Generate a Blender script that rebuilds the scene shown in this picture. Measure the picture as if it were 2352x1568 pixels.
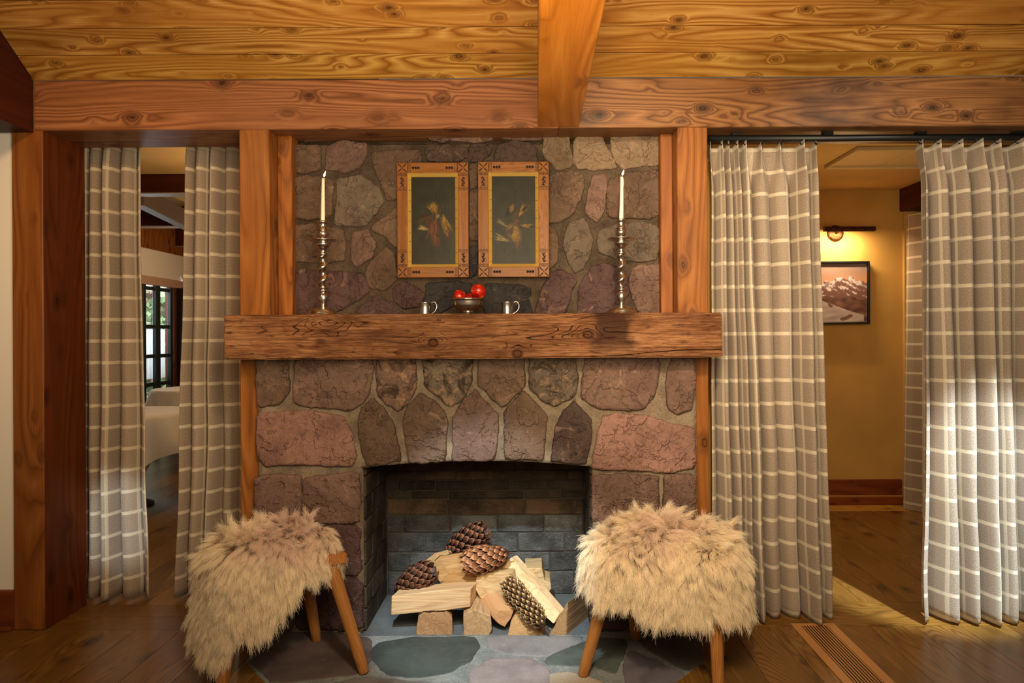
import bpy, bmesh, math, random
import numpy as np
from mathutils import Vector, Matrix, noise
PI = math.pi
S = bpy.context.scene
COL = S.collection
for o in list(bpy.data.objects): bpy.data.objects.remove(o)

# ---------------------------------------------------------------- camera
F, D, H = 1568.0, 3.2, 1.37            # focal length (px), distance to the post fronts (y = 0), lens height
VX, VY, RO = 1228.0, 770.0, 0.0049     # principal point and slight roll
cd = bpy.data.cameras.new('camera'); cam = bpy.data.objects.new('camera', cd); COL.objects.link(cam)
cd.sensor_width = 36; cd.lens = F*36/2352; cd.clip_start = .05
cd.shift_x = -(VX-1176)/2352; cd.shift_y = (VY-784)/2352
cam.matrix_world = Matrix.Translation((0, -D, H)) @ Matrix.Rotation(PI/2, 4, 'X') @ Matrix.Rotation(-RO, 4, 'Z')
S.camera = cam
# ---------------------------------------------------------------- view, world, lights
S.view_settings.view_transform = 'Standard'; S.view_settings.look = 'None'
S.view_settings.gamma = 1; S.view_settings.use_curve_mapping = False
S.view_settings.exposure = 0.0
W = bpy.data.worlds.new('world'); S.world = W; W.use_nodes = True
bg = W.node_tree.nodes['Background']; bg.inputs[0].default_value = (1, .74, .48, 1); bg.inputs[1].default_value = .16
def light(name, kind, loc, to, power, col, size=.2, cone=60, blend=.5, size_y=None):
    l = bpy.data.lights.new(name, kind); l.energy = power; l.color = col
    o = bpy.data.objects.new(name, l); COL.objects.link(o); o.location = loc
    o.rotation_euler = (Vector(to)-Vector(loc)).to_track_quat('-Z', 'Y').to_euler()
    if kind == 'AREA':
        l.size = size
        if size_y: l.shape = 'RECTANGLE'; l.size_y = size_y
    elif kind == 'SPOT':
        l.shadow_soft_size = size; l.spot_size = math.radians(cone); l.spot_blend = blend
    else: l.shadow_soft_size = size
    return o
WARM = (1, .70, .40); NEUT = (1, .84, .66); COOL = (.74, .91, 1)
light('key_lamp', 'SPOT', (.25, -2.7, 2.72), (.05, 0, 1.3), 350, (1, .79, .54), .11, 72, 1.)
light('left_warm_fill', 'SPOT', (-1.7, -1.9, 2.75), (-2.0, .3, 1.4), 80, (1, .60, .28), .08, 75, 1.)  # unseen warm spot, added to warm the left curtains
light('ceiling_uplight', 'AREA', (0, -2.3, 1.9), (.3, -.4, 2.95), 88, (1, .82, .54), 1.4)
light('hearth_spot', 'SPOT', (-.38, -2.05, 2.62), (-.22, -.12, .30), 520, COOL, .03, 24, .5)
light('curtain_spot', 'SPOT', (2.25, -1.7, 2.7), (2.05, .1, .45), 1500, COOL, .04, 20, .7)
light('curtain_wash', 'SPOT', (1.75, -1.5, 2.75), (1.75, .1, 1.75), 70, (1, .88, .72), .08, 70, .9)
light('doorway_spot', 'SPOT', (-1.5, -1.9, 2.6), (-2.17, .35, .42), 420, COOL, .04, 8, .7)
light('mantel_spot', 'SPOT', (.55, -1.7, 2.9), (.45, .1, 1.95), 14, (1, .80, .52), .05, 50, .8)
light('dining_fill', 'POINT', (-2.2, 2.2, 2.2), (0, 0, 0), 26, WARM, .15)  # added ambient point light, no visible fitting
light('dining_fill_far', 'POINT', (-3.2, 4.6, 2.1), (0, 0, 0), 22, WARM, .15)  # second added ambient point, deeper in the dining room
light('hall_fill', 'POINT', (2.0, 1.2, 1.9), (0, 0, 0), 6, (1, .62, .24), .15)  # weak fill point added for the hallway, no visible fitting
light('window_daylight', 'AREA', (-5.0, 5.3, 1.6), (-3.2, 4.6, .9), 30, (.85, .95, 1), 1.2)

# ---------------------------------------------------------------- pixel -> world helpers
CR, SR = math.cos(RO), math.sin(RO)
def ray(px, py):
    u, v = px-VX, VY-py
    return (u*CR+v*SR)/F, (-u*SR+v*CR)/F
def P(px, py, Y):
    a, b = ray(px, py); d = Y+D
    return Vector((a*d, Y, H+b*d))
def G(px, py, z=0.):
    a, b = ray(px, py); d = (z-H)/b
    return Vector((a*d, d-D, z))
def X(px, Y, py=770): return P(px, py, Y).x
def Z(py, Y, px=1228): return P(px, py, Y).z

# ---------------------------------------------------------------- objects
def tag(o, label=None, cat=None, group=None, kind=None):
    if label: o['label'] = label
    if cat: o['category'] = cat
    if group: o['group'] = group
    if kind: o['kind'] = kind
    return o
def thing(name, loc, label, cat, group=None, kind=None):
    o = bpy.data.objects.new(name, None); COL.objects.link(o); o.location = loc; o.empty_display_size = .1
    return tag(o, label, cat, group, kind)
def world_off(p):
    v = Vector((0, 0, 0))
    while p: v += p.location; p = p.parent
    return v
def link(name, me, mat, parent=None, smooth=False):
    me.materials.clear()
    for m in (mat if isinstance(mat, (list, tuple)) else [mat]): me.materials.append(m)
    if smooth:
        me.polygons.foreach_set('use_smooth', [True]*len(me.polygons))
    o = bpy.data.objects.new(name, me); COL.objects.link(o)
    if parent:
        o.parent = parent
        off = world_off(parent)
        me.transform(Matrix.Translation(-off))
    return o
def mk(name, vs, fs, mat, parent=None, smooth=False):
    me = bpy.data.meshes.new(name); me.from_pydata([tuple(v) for v in vs], [], fs); me.update()
    return link(name, me, mat, parent, smooth)
def fromb(name, bm, mat, parent=None, smooth=False, recalc=True):
    if recalc: bmesh.ops.recalc_face_normals(bm, faces=bm.faces)
    me = bpy.data.meshes.new(name); bm.to_mesh(me); bm.free()
    return link(name, me, mat, parent, smooth)
def bbox(bm, x0, x1, y0, y1, z0, z1):
    vs = [bm.verts.new(p) for p in ((x0,y0,z0),(x1,y0,z0),(x1,y1,z0),(x0,y1,z0),(x0,y0,z1),(x1,y0,z1),(x1,y1,z1),(x0,y1,z1))]
    for f in ((0,3,2,1),(4,5,6,7),(0,1,5,4),(1,2,6,5),(2,3,7,6),(3,0,4,7)): bm.faces.new([vs[i] for i in f])
    return vs
def box(name, x0, x1, y0, y1, z0, z1, mat, parent=None, bev=0., seg=1):
    bm = bmesh.new(); bbox(bm, x0, x1, y0, y1, z0, z1)
    if bev: bmesh.ops.bevel(bm, geom=bm.edges[:], offset=bev, segments=seg, affect='EDGES', profile=.6)
    return fromb(name, bm, mat, parent)
def lathe(bm, prof, c, n=32, axis=Vector((0,0,1)), off=None):
    """prof: (radius, height) list; off: optional function height -> (dx, dy)"""
    q = Vector((0,0,1)).rotation_difference(axis); rings = []
    for r, h in prof:
        dx, dy = off(h) if off else (0, 0)
        if r < 1e-6: rings.append([bm.verts.new(Vector(c)+q @ Vector((dx, dy, h)))]*n)
        else: rings.append([bm.verts.new(Vector(c)+q @ Vector((dx+r*math.cos(2*PI*i/n), dy+r*math.sin(2*PI*i/n), h))) for i in range(n)])
    for a, b in zip(rings, rings[1:]):
        for i in range(n):
            j = (i+1) % n; f = []
            for v in (a[i], a[j], b[j], b[i]):
                if v not in f: f.append(v)
            if len(f) > 2: bm.faces.new(f)
    for r in (rings[0], rings[-1]):
        if r[0] is not r[1]: bm.faces.new(r)
def tube(bm, pts, rad, n=8, caps=True):
    pts = [Vector(p) for p in pts]; rings = []
    if not hasattr(rad, '__len__'): rad = [rad]*len(pts)
    up = None
    for i, p in enumerate(pts):
        t = (pts[min(i+1, len(pts)-1)]-pts[max(i-1, 0)]).normalized()
        if up is None: up = t.orthogonal().normalized()
        up = (up-t*up.dot(t)).normalized(); s = t.cross(up)
        rings.append([bm.verts.new(p+(up*math.cos(2*PI*k/n)+s*math.sin(2*PI*k/n))*rad[i]) for k in range(n)])
    for a, b in zip(rings, rings[1:]):
        for k in range(n): bm.faces.new((a[k], a[(k+1)%n], b[(k+1)%n], b[k]))
    if caps: bm.faces.new(rings[0][::-1]); bm.faces.new(rings[-1])

# ---------------------------------------------------------------- materials
def lin(c):
    return tuple(((x/255+.055)/1.055)**2.4 if x > 10 else x/255/12.92 for x in c)+(1,)
class M:
    def __init__(s, name, rough=.5, metal=0., spec=None):
        s.m = bpy.data.materials.new(name); s.m.use_nodes = True; s.t = s.m.node_tree
        s.b = s.t.nodes['Principled BSDF']
        s.b.inputs['Roughness'].default_value = rough; s.b.inputs['Metallic'].default_value = metal
        if spec is not None: s.b.inputs['Specular IOR Level'].default_value = spec
    def n(s, typ, ins=None, **props):
        nd = s.t.nodes.new('ShaderNode'+typ)
        for k, v in props.items(): setattr(nd, k, v)
        for k, v in (ins or {}).items():
            if isinstance(v, bpy.types.NodeSocket): s.t.links.new(v, nd.inputs[k])
            else: nd.inputs[k].default_value = v
        return nd
    def math(s, op, a, b=0., c=0.): return s.n('Math', {0: a, 1: b, 2: c}, operation=op).outputs[0]
    def mix(s, f, a, b, blend='MIX'): return s.n('Mix', {0: f, 6: a, 7: b}, data_type='RGBA', blend_type=blend).outputs[2]
    def mapr(s, v, a, b, c=0., d=1., interp='SMOOTHSTEP'):
        return s.n('MapRange', {0: v, 1: a, 2: b, 3: c, 4: d}, interpolation_type=interp).outputs[0]
    def ramp(s, f, stops):
        nd = s.n('ValToRGB', {0: f}); e = nd.color_ramp.elements
        while len(e) < len(stops): e.new(.5)
        for i, (p, c) in enumerate(stops): e[i].position = p; e[i].color = c if len(c) == 4 else tuple(c)+(1,)
        return nd.outputs[0]
    def comb(s, a, b, c): return s.n('CombineXYZ', {0: a, 1: b, 2: c}).outputs[0]
    def noise(s, vec, scale, detail=3., rough=.5, dist=0.):
        return s.n('TexNoise', {'Vector': vec, 'Scale': scale, 'Detail': detail, 'Roughness': rough, 'Distortion': dist}).outputs[0]
    def obj(s): return s.n('TexCoord').outputs['Object']
    def rnd(s): return s.n('ObjectInfo').outputs['Random']
    def ocol(s): return s.n('ObjectInfo').outputs['Color']
    def roff(s, co):
        r = s.rnd(); v = s.comb(s.math('MULTIPLY', r, 31.), s.math('MULTIPLY', r, 57.3), s.math('MULTIPLY', r, 83.1))
        return s.n('VectorMath', {0: co, 1: v}, operation='ADD').outputs[0]
    def sep(s, v): return s.n('SeparateXYZ', {0: v}).outputs
    def out(s, col=None, bump=None, strength=.3, dist=.01, rough=None):
        if col is not None:
            if isinstance(col, bpy.types.NodeSocket): s.t.links.new(col, s.b.inputs['Base Color'])
            else: s.b.inputs['Base Color'].default_value = col
        if rough is not None: s.t.links.new(rough, s.b.inputs['Roughness'])
        if bump is not None:
            bn = s.n('Bump', {'Height': bump, 'Strength': strength, 'Distance': dist})
            s.t.links.new(bn.outputs[0], s.b.inputs['Normal'])
        return s.m
def plain(name, col, rough=.5, metal=0., spec=None): return M(name, rough, metal, spec).out(lin(col))
def glow(name, col, k):
    m = M(name); m.b.inputs['Base Color'].default_value = (0, 0, 0, 1)
    m.b.inputs['Emission Color'].default_value = col; m.b.inputs['Emission Strength'].default_value = k
    return m.m
def wood(name, dark, mid, light, axis='X', rings=11., knots=1., rough=.42, bump=.12, kscale=1., patch=.35, su=.5, sv=5., spec=.22):
    m = M(name, rough, spec=spec); co = m.roff(m.obj()); x, y, z = m.sep(co)
    u, v, w = {'X': (x, y, z), 'Y': (y, x, z), 'Z': (z, x, y)}[axis]
    mul = lambda a, k: m.math('MULTIPLY', a, k)
    n = m.noise(m.comb(mul(u, su), mul(v, sv), mul(w, sv)), 1., 2.2, .35)
    wv = m.comb(mul(u, 4.), mul(v, 9.), mul(w, 9.))
    vk = m.comb(mul(u, 4.2*kscale), mul(v, 7.5*kscale), mul(w, 7.5*kscale))
    vor = m.n('TexVoronoi', {'Vector': vk, 'Scale': 1., 'Randomness': 1.})
    dist = vor.outputs['Distance']; kr = m.sep(vor.outputs['Color'])[0]
    dist = m.math('ADD', dist, m.math('MULTIPLY', m.math('SUBTRACT', m.noise(vk, 5., 2.), .5), .11))
    dist = m.math('ADD', dist, m.math('MULTIPLY', kr, .07))
    k = m.math('MULTIPLY', m.math('POWER', m.mapr(dist, .46, .0), 1.7), .17*knots)
    g = m.math('MULTIPLY', m.math('ADD', m.math('ADD', n, k), m.math('MULTIPLY', m.noise(wv, 1., 2.), .022)), rings)
    fr = m.math('FRACT', g)
    fib = m.noise(m.comb(mul(u, 5.), mul(v, 210.), mul(w, 210.)), 1., 2., .6)
    dk2 = tuple((a+b)/2 for a, b in zip(dark, mid))  # scale roots darkened: shade in the gaps put into the colour; rims paler
    col = m.ramp(fr, [(0, lin(mid)), (.35, lin(light)), (.70, lin(mid)), (.90, lin(dk2)), (1., lin(mid))])
    flat = m.noise(m.comb(mul(u, .9), mul(v, 10.), mul(w, 10.)), 1., 2.)
    col = m.mix(m.mapr(flat, .38, .66, .0, .80), col, lin(mid))
    col = m.mix(m.mapr(fib, .35, .75, 0., .30), col, lin(dark))
    pt = m.noise(m.comb(mul(u, 1.4), mul(v, 3.5), mul(w, 3.5)), 1., 4., .6)
    col = m.mix(m.mapr(pt, .48, .74, 0., patch), col, lin(dark))
    if knots:
        deep = tuple(c*.5 for c in dark)
        col = m.mix(m.mapr(dist, .36, .10, 0., .75), col, lin(dark))
        col = m.mix(m.mapr(dist, .125, .10, 0., .75), col, lin(deep))
        col = m.mix(m.mapr(dist, .095, .06, 0., .75), col, lin(dk2))
        col = m.mix(m.mapr(dist, .045, .02, 0., .7), col, lin(deep))
    col = m.mix(1., col, m.ocol(), 'MULTIPLY')
    h = m.math('ADD', m.math('MULTIPLY', fr, .35), m.math('MULTIPLY', fib, .5))
    return m.out(col, h, bump, .004)
CEILW = wood('ceiling_wood', (104, 58, 18), (178, 118, 52), (214, 162, 92), 'X', 26, 1.1, .46, .22, kscale=1.45, su=.5, sv=5., patch=.45)
BEAMX = wood("beam_wood_x", (78, 44, 24), (138, 88, 54), (172, 118, 78), "X", 24, .9, .42, kscale=.95, su=.4, sv=5.)
TIEY = wood('tie_wood', (136, 74, 16), (184, 108, 30), (204, 128, 46), 'Y', 12, .6, .3, kscale=.8, su=.4, sv=4., patch=.25, spec=.4)
POSTZ = wood('post_wood', (88, 48, 16), (138, 82, 34), (160, 102, 48), 'Z', 15, .9, .4, kscale=1., su=.5, sv=4.5)
DARKY = wood('dark_timber', (44, 15, 7), (68, 26, 12), (80, 33, 16), 'Y', 12, .6, .5)
DARKX = wood('dark_timber_x', (46, 16, 8), (70, 27, 13), (84, 34, 17), 'X', 12, .6, .5)
DARKZ = wood('dark_post', (66, 27, 8), (100, 47, 16), (114, 56, 22), 'Z', 12, .7, .42)
FLOORY = wood('floor_oak', (74, 48, 16), (122, 84, 34), (144, 102, 46), 'Y', 34, .3, .3, .1, .8, su=.7, sv=5., patch=.45, spec=.45)
FLOORX = wood('floor_oak_x', (78, 52, 18), (126, 88, 36), (148, 106, 48), 'X', 34, .3, .3, .1, .8, su=.7, sv=5., patch=.45, spec=.45)
LEGW = wood('stool_oak', (116, 70, 30), (162, 106, 52), (182, 126, 68), 'Z', 16, 0, .45, su=1.5, sv=18.)
FRAMEX = wood('frame_oak_x', (74, 38, 8), (138, 80, 22), (160, 100, 34), 'X', 20, 0, .38, su=2., sv=40.)
FRAMEZ = wood('frame_oak_z', (74, 38, 8), (138, 80, 22), (160, 100, 34), 'Z', 20, 0, .38, su=2., sv=40.)
LOGW = wood('split_pine', (188, 152, 112), (228, 204, 170), (240, 222, 194), 'X', 13, 0, .75, .8, su=.9, sv=16., patch=.45)
SKIRT = wood('skirting_wood', (80, 36, 14), (120, 58, 24), (138, 72, 32), 'X', 14, .8, .4)

def mantel_mat():
    m = M('mantel_wood', .7, spec=.15); co = m.obj(); x, y, z = m.sep(co)
    mul = lambda a, k: m.math('MULTIPLY', a, k)
    n = m.noise(m.comb(mul(x, .55), mul(y, 4.), mul(z, 6.5)), 1., 2., .4)
    vk = m.comb(mul(x, 2.4), mul(y, 4.), mul(z, 5.))
    d = m.n('TexVoronoi', {'Vector': vk, 'Scale': 1.}).outputs['Distance']
    k = m.mapr(d, .4, 0.)
    for kx, kz in ((-.183, .070), (.503, .103), (.19, .02)):
        e = m.n('VectorMath', {0: m.comb(mul(x, .8), 0., z), 1: (kx*.8, 0, kz)}, operation='DISTANCE').outputs['Value']
        k = m.math('ADD', k, m.math('MULTIPLY', m.mapr(e, .075, 0.), .7)); d = m.math('MINIMUM', d, m.math('MULTIPLY', e, 5.))
    g = m.math('MULTIPLY', m.math('ADD', n, m.math('MULTIPLY', k, .16)), 26.)
    fr = m.math('FRACT', g)
    gate = m.noise(m.comb(mul(x, 1.3), mul(y, 5.), mul(z, 10.)), 1., 2.)
    crack = m.math('MULTIPLY', m.mapr(fr, .85, .97), m.mapr(gate, .46, .60))
    fib = m.noise(m.comb(mul(x, 5.), mul(y, 120.), mul(z, 120.)), 1., 3., .65)
    bl = m.noise(m.comb(mul(x, 2.5), mul(y, 5.), mul(z, 7.)), 1., 4., .6)
    col = m.ramp(bl, [(.3, lin((88, 54, 32))), (.5, lin((134, 88, 56))), (.7, lin((166, 118, 80)))])
    col = m.mix(m.mapr(fib, .38, .66, 0., .65), col, lin((84, 46, 24)))
    sk = m.noise(m.comb(mul(x, 6.), mul(y, 40.), mul(z, 85.)), 1., 4., .7)
    col = m.mix(m.mapr(sk, .50, .66, 0., .65), col, lin((70, 38, 20))); col = m.mix(m.mapr(sk, .48, .34, 0., .35), col, lin((186, 138, 92)))
    st = m.noise(m.comb(mul(x, 16.), mul(y, 30.), mul(z, 60.)), 1., 3., .6)
    col = m.mix(m.mapr(st, .57, .70, 0., .75), col, lin((52, 26, 14)))
    # old dark stain below the right candlestick
    sx = m.math('SUBTRACT', x, .615); sn = m.noise(co, 9., 3.)
    sd = m.math('ADD', m.math('ABSOLUTE', sx), m.math('MULTIPLY', sn, .16))
    stain = m.math('MULTIPLY', m.mapr(sd, .20, .13), m.mapr(z, -.02, .08))
    col = m.mix(m.math('MULTIPLY', stain, .82), col, lin((40, 20, 14)))
    col = m.mix(crack, col, lin((26, 12, 6)))
    col = m.mix(m.mapr(d, .13, .07, 0., .85), col, lin((44, 22, 12)))
    col = m.mix(m.mapr(d, .075, .04, 0., .6), col, lin((110, 66, 36)))
    h = m.math('SUBTRACT', m.math('SUBTRACT', m.math('MULTIPLY', fib, .5), m.math('MULTIPLY', sk, 1.)), m.math('MULTIPLY', crack, 1.2))
    return m.out(col, h, 1., .012)
MANTEL = mantel_mat()

def stone_mat(name, spots=.35, bumpk=.8, scorch=False, led=1.):
    m = M(name, .85, spec=.12); co = m.roff(m.obj())
    a = m.noise(co, 5., 5., .6, .4); b = m.noise(co, 26., 4., .65); c = m.noise(co, 120., 3., .6); e = m.noise(co, 11., 4., .6, 1.2)
    base = m.ocol()
    col = m.mix(m.mapr(a, .35, .7, 0., .6), base, m.mix(1., base, (.45, .42, .42, 1), 'MULTIPLY'))
    col = m.mix(m.mapr(b, .55, .75, 0., .45), col, m.mix(1., base, (1.45, 1.4, 1.3, 1), 'MULTIPLY'))
    col = m.mix(m.mapr(e, .60, .74, 0., spots), col, lin((176, 140, 116)))
    col = m.mix(m.mapr(c, .55, .75, 0., .35), col, m.mix(1., base, (.4, .38, .38, 1), 'MULTIPLY'))
    def ledge(sc, steps):
        q = m.math('MULTIPLY', m.noise(co, sc, 6., .62, .3), steps); f = m.math('FRACT', q)
        return m.math('DIVIDE', m.math('ADD', m.math('FLOOR', q), m.mapr(f, .0, .16)), steps), f
    if scorch:
        q = m.noise(co, 9., 5., .7, 1.); q2 = m.noise(co, 22., 4., .7, .5)
        col = m.mix(m.mapr(q, .48, .62, 0., .8), col, lin((40, 29, 22)))
        col = m.mix(m.math('MULTIPLY', m.mapr(q2, .50, .64), m.mapr(q, .62, .42, 0., .7)), col, lin((164, 124, 92)))
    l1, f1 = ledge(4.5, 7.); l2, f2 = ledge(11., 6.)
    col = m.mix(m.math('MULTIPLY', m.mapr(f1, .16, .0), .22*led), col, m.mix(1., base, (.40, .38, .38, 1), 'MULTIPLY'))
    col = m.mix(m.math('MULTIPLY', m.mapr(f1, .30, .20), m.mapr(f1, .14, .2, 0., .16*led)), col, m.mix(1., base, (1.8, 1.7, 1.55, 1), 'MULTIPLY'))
    h = m.math('ADD', m.math('MULTIPLY', l1, 1.9*led), m.math('ADD', m.math('MULTIPLY', l2, .8*led), m.math('MULTIPLY', c, .22)))
    h = m.math('ADD', h, m.math('MULTIPLY', b, .35))
    return m.out(col, h, bumpk, .03)
STONE = stone_mat('field_stone'); ARCHST = stone_mat('scorched_stone', .6, .8, True); FLAG = stone_mat('flagstone', .10, .22, led=0.); FLAG.node_tree.nodes['Principled BSDF'].inputs['Roughness'].default_value = .5
def mortar_mat(name, c1, c2):
    m = M(name, .95, spec=.1); co = m.obj()
    a = m.noise(co, 9., 4., .6); b = m.noise(co, 150., 3., .7)
    col = m.mix(m.mapr(a, .3, .7), lin(c1), lin(c2))
    col = m.mix(m.mapr(b, .5, .7, 0., .6), col, lin(tuple(x*.45 for x in c1)))
    return m.out(col, m.math('ADD', b, a), .7, .01)
MORTU = mortar_mat('upper_mortar', (68, 56, 46), (98, 82, 66)); MORTL = mortar_mat('lower_mortar', (108, 92, 76), (146, 128, 106))
HMORT = mortar_mat('hearth_grout', (116, 120, 119), (146, 148, 144))
def soot_mat(name):
    m = M(name, .75, spec=.3); co = m.roff(m.obj()); wc = m.n('NewGeometry').outputs['Position']; x, y, z = m.sep(wc)
    a = m.noise(co, 6., 4., .6); b = m.noise(co, 60., 3., .7)
    base = m.ocol()
    col = m.mix(m.mapr(a, .3, .7, .0, .8), base, lin((20, 15, 12)))
    col = m.mix(m.mapr(b, .58, .72, 0., .5), col, m.mix(1., base, (2, 2, 2, 1), 'MULTIPLY'))
    return m.out(col, m.math('ADD', b, a), .8, .012)
BRICK = soot_mat('sooty_brick')
def fabric_mat():
    m = M('plaid_wool', .92, spec=.1); uv = m.n('UVMap').outputs[0]; u, v, _ = m.sep(uv)
    def stripe(c, per, w0):
        f = m.math('FRACT', m.math('DIVIDE', c, per)); d = m.math('ABSOLUTE', m.math('SUBTRACT', f, .5))
        return m.mapr(d, w0/per/2+.014, w0/per/2-.014)
    sv = stripe(v, .112, .017); su = stripe(u, .132, .016); sw = stripe(m.math('ADD', u, .03), .132, .05)
    fine = m.noise(m.comb(m.math('MULTIPLY', u, 420.), m.math('MULTIPLY', v, 420.), 0.), 1., 2., .7)
    slub = m.noise(m.comb(m.math('MULTIPLY', u, 60.), m.math('MULTIPLY', v, 700.), 0.), 1., 2., .6)
    heath = m.noise(m.comb(m.math('MULTIPLY', u, 190.), m.math('MULTIPLY', v, 190.), 0.), 1., 2., .6)
    fine = m.math('ADD', m.math('MULTIPLY', fine, .68), m.math('MULTIPLY', heath, .32))
    col = m.mix(m.mapr(fine, .32, .68), lin((108, 92, 78)), lin((174, 154, 134)))
    col = m.mix(m.math('MULTIPLY', sw, .16), col, lin((186, 168, 146)))
    lt = lin((222, 206, 178))
    col = m.mix(m.math('MULTIPLY', sv, m.mapr(slub, .2, .6, .35, .68)), col, lt)
    col = m.mix(m.math('MULTIPLY', su, m.mapr(fine, .3, .65, .25, .6)), col, lt)
    m.b.inputs['Sheen Weight'].default_value = .15
    return m.out(col, m.math('ADD', fine, slub), .35, .0015)
PLAID = fabric_mat()
def fur_mat():
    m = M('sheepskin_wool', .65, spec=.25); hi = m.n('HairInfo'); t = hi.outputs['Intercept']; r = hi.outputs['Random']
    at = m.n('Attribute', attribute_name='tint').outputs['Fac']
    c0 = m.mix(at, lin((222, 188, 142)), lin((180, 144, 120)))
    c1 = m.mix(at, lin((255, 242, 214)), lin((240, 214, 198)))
    col = m.mix(m.mapr(t, 0., .75), m.mix(1., c0, (.60, .52, .42, 1), 'MULTIPLY'), c1)  # roots darkened: shade between the locks put into the wool colour
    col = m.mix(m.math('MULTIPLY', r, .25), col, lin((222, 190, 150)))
    m.out(col); t2 = m.n('BsdfTranslucent', {0: col}); mx = m.n('MixShader', {0: .38, 1: m.b.outputs[0], 2: t2.outputs[0]})
    m.t.links.new(mx.outputs[0], m.t.nodes['Material Output'].inputs[0]); return m.m
FUR = fur_mat()
HIDE = plain('hide_skin', (176, 146, 120), .9)
def metal_mat(name, col, rough):
    m = M(name, rough, 1.); co = m.obj(); a = m.noise(co, 40., 4., .6)
    c = m.mix(m.mapr(a, .4, .75), lin(col), lin(tuple(x*.68 for x in col)))
    return m.out(c, None, rough=m.mapr(a, .3, .8, rough*.75, rough*1.5))
PEWTER = metal_mat('pewter', (222, 212, 200), .24); BRASS = metal_mat('aged_brass', (104, 68, 42), .5)
BLACK = plain('black_metal', (16, 17, 18), .45); WAX = M('candle_wax', .45); WAX.b.inputs['Subsurface Weight'].default_value = .3; WAX.b.inputs['Subsurface Radius'].default_value = (.01, .006, .003); WAX = WAX.out(lin((240, 224, 196)))
WHITEW = plain('white_plaster', (240, 232, 222), .9)
def plaster(name, c):
    m = M(name, .85); a = m.noise(m.obj(), 3., 3.); b = m.noise(m.obj(), 90., 3.)
    return m.out(m.mix(m.mapr(a, .3, .7), lin(c), lin(tuple(x*.94 for x in c))), b, .08, .004)
YELLOW = plaster('buff_plaster', (200, 152, 76)); HCEIL = plaster('hall_ceiling_paint', (206, 168, 102)); DCEIL = plaster('dining_ceiling_paint', (196, 156, 88))
CLOTH = plain('table_linen', (232, 222, 206), .85); GREENP = plain('dark_green_paint', (38, 52, 50), .45)

# ================================================================ structure
R = random.Random(7)
SOF, TOP = H+.972, H+1.204       # underside and top of the header beam
floor = tag(box('floor', -5.2, 3.6, -2.0, 6.4, -.2, -.11, plain('subfloor', (40, 24, 12), .9)), 'dark oak plank floor', 'floor', kind='structure')
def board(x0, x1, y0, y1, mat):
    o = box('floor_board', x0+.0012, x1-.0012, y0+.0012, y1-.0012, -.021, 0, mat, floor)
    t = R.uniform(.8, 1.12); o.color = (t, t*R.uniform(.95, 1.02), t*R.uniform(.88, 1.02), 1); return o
HX0, HX1 = -1.235, .70           # hearth side edges
def run(xa, xb, y0, y1, w=.215):
    x = xa
    while x < xb-.02: board(x, min(x+w, xb), y0, y1, FLOORY); x += w
run(-5.1, HX0, -2.0, 0.); run(HX1, 3.4, -2.0, 0.)
run(HX0, HX1, -2.0, -1.2)
for y0, y1 in ((0, .145), (.145, .29)): board(-5.0, HX0+.03, y0, y1, FLOORX); board(HX1-.03, 3.4, y0, y1, FLOORX)
run(-5.0, -1.3, .29, 6.2, .23); run(.75, 3.4, .29, 2.08, .23); board(.75, 3.4, 2.08, 2.3, FLOORX).color = (2.4, 2.4, 2.2, 1)  # last board paler: light on the hall floor put into its colour
for i, (x0, x1, y0) in enumerate(((-1.3, -.83, .29),)): board(x0, x1, .75, 6.2, FLOORY)

# ceiling: sloping tongue and groove boards, one object each
SL = math.radians(36)
ceil_root = thing('ceiling', (0, 0, TOP), 'sloping knotty pine board ceiling', 'ceiling', kind='structure')
tints = [(.80,.86,.72),(.92,.94,.84),(1.,1.,.92),(1.05,1.06,1.),(1,1,.95),(1.02,1,.9),(1,1,1),(1,1,1),(1,1,1)]  # darker near the header: shading of the slope put into the board colours
for i in range(9):
    for (xa, xb) in ((-2.343, .118), (.118, 3.6)):
        w = .1265; s0, s1 = i*w+.0018, (i+1)*w-.0018
        bm = bmesh.new()
        bbox(bm, -xb, -xa, s0, s1, 0, .02)
        bmesh.ops.bevel(bm, geom=bm.edges[:], offset=.002, segments=1, affect='EDGES')
        o = fromb('ceiling_board', bm, CEILW); o.parent = ceil_root      # built flat for the grain, then tilted
        cs, sn = math.cos(SL), math.sin(SL)
        o.matrix_local = Matrix(((-1,0,0,0), (0,-cs,sn,0), (0,sn,cs,0), (0,0,0,1)))
        c = tints[i]; k = R.uniform(.9, 1.06); o.color = (c[0]*k, c[1]*k, c[2]*k, 1)
o = box('leak_backing', -2.9, 3.6, -1.4, 0, .0, .02, plain('leak_backing', (40, 26, 14), .9)); o.parent = ceil_root  # added unseen backing, blocks light leaking between the ceiling boards
o.matrix_local = Matrix(((1,0,0,0), (0,math.cos(SL),math.sin(SL),0), (0,-math.sin(SL),math.cos(SL),0), (0,0,0,1))) @ Matrix.Translation((0, 0, .024))
trims = [0]
BEAMD = wood('beam_wood_stained', (52, 32, 20), (126, 82, 46), (152, 106, 64), 'X', 30, 1., .46, .2, kscale=1.15, su=.4, sv=5.5, patch=.95)
def trim(x0, x1, y0, y1, z0, z1, mat, label, bev=.004, tint=(1,1,1)):
    trims[0] += 1
    o = box('trim_%d' % trims[0], x0, x1, y0, y1, z0, z1, mat, None, bev); o.color = tint+(1,)
    return tag(o, label, 'timber', kind='structure')
XL = -2.343
trim(XL, .118, 0, .30, SOF, TOP, BEAMX, 'left half of the knotty timber header beam', tint=(1.0,.95,.95))
trim(.118, 3.6, 0, .30, SOF, TOP, BEAMD, 'right half of the timber header beam, with darker stains')
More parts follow.
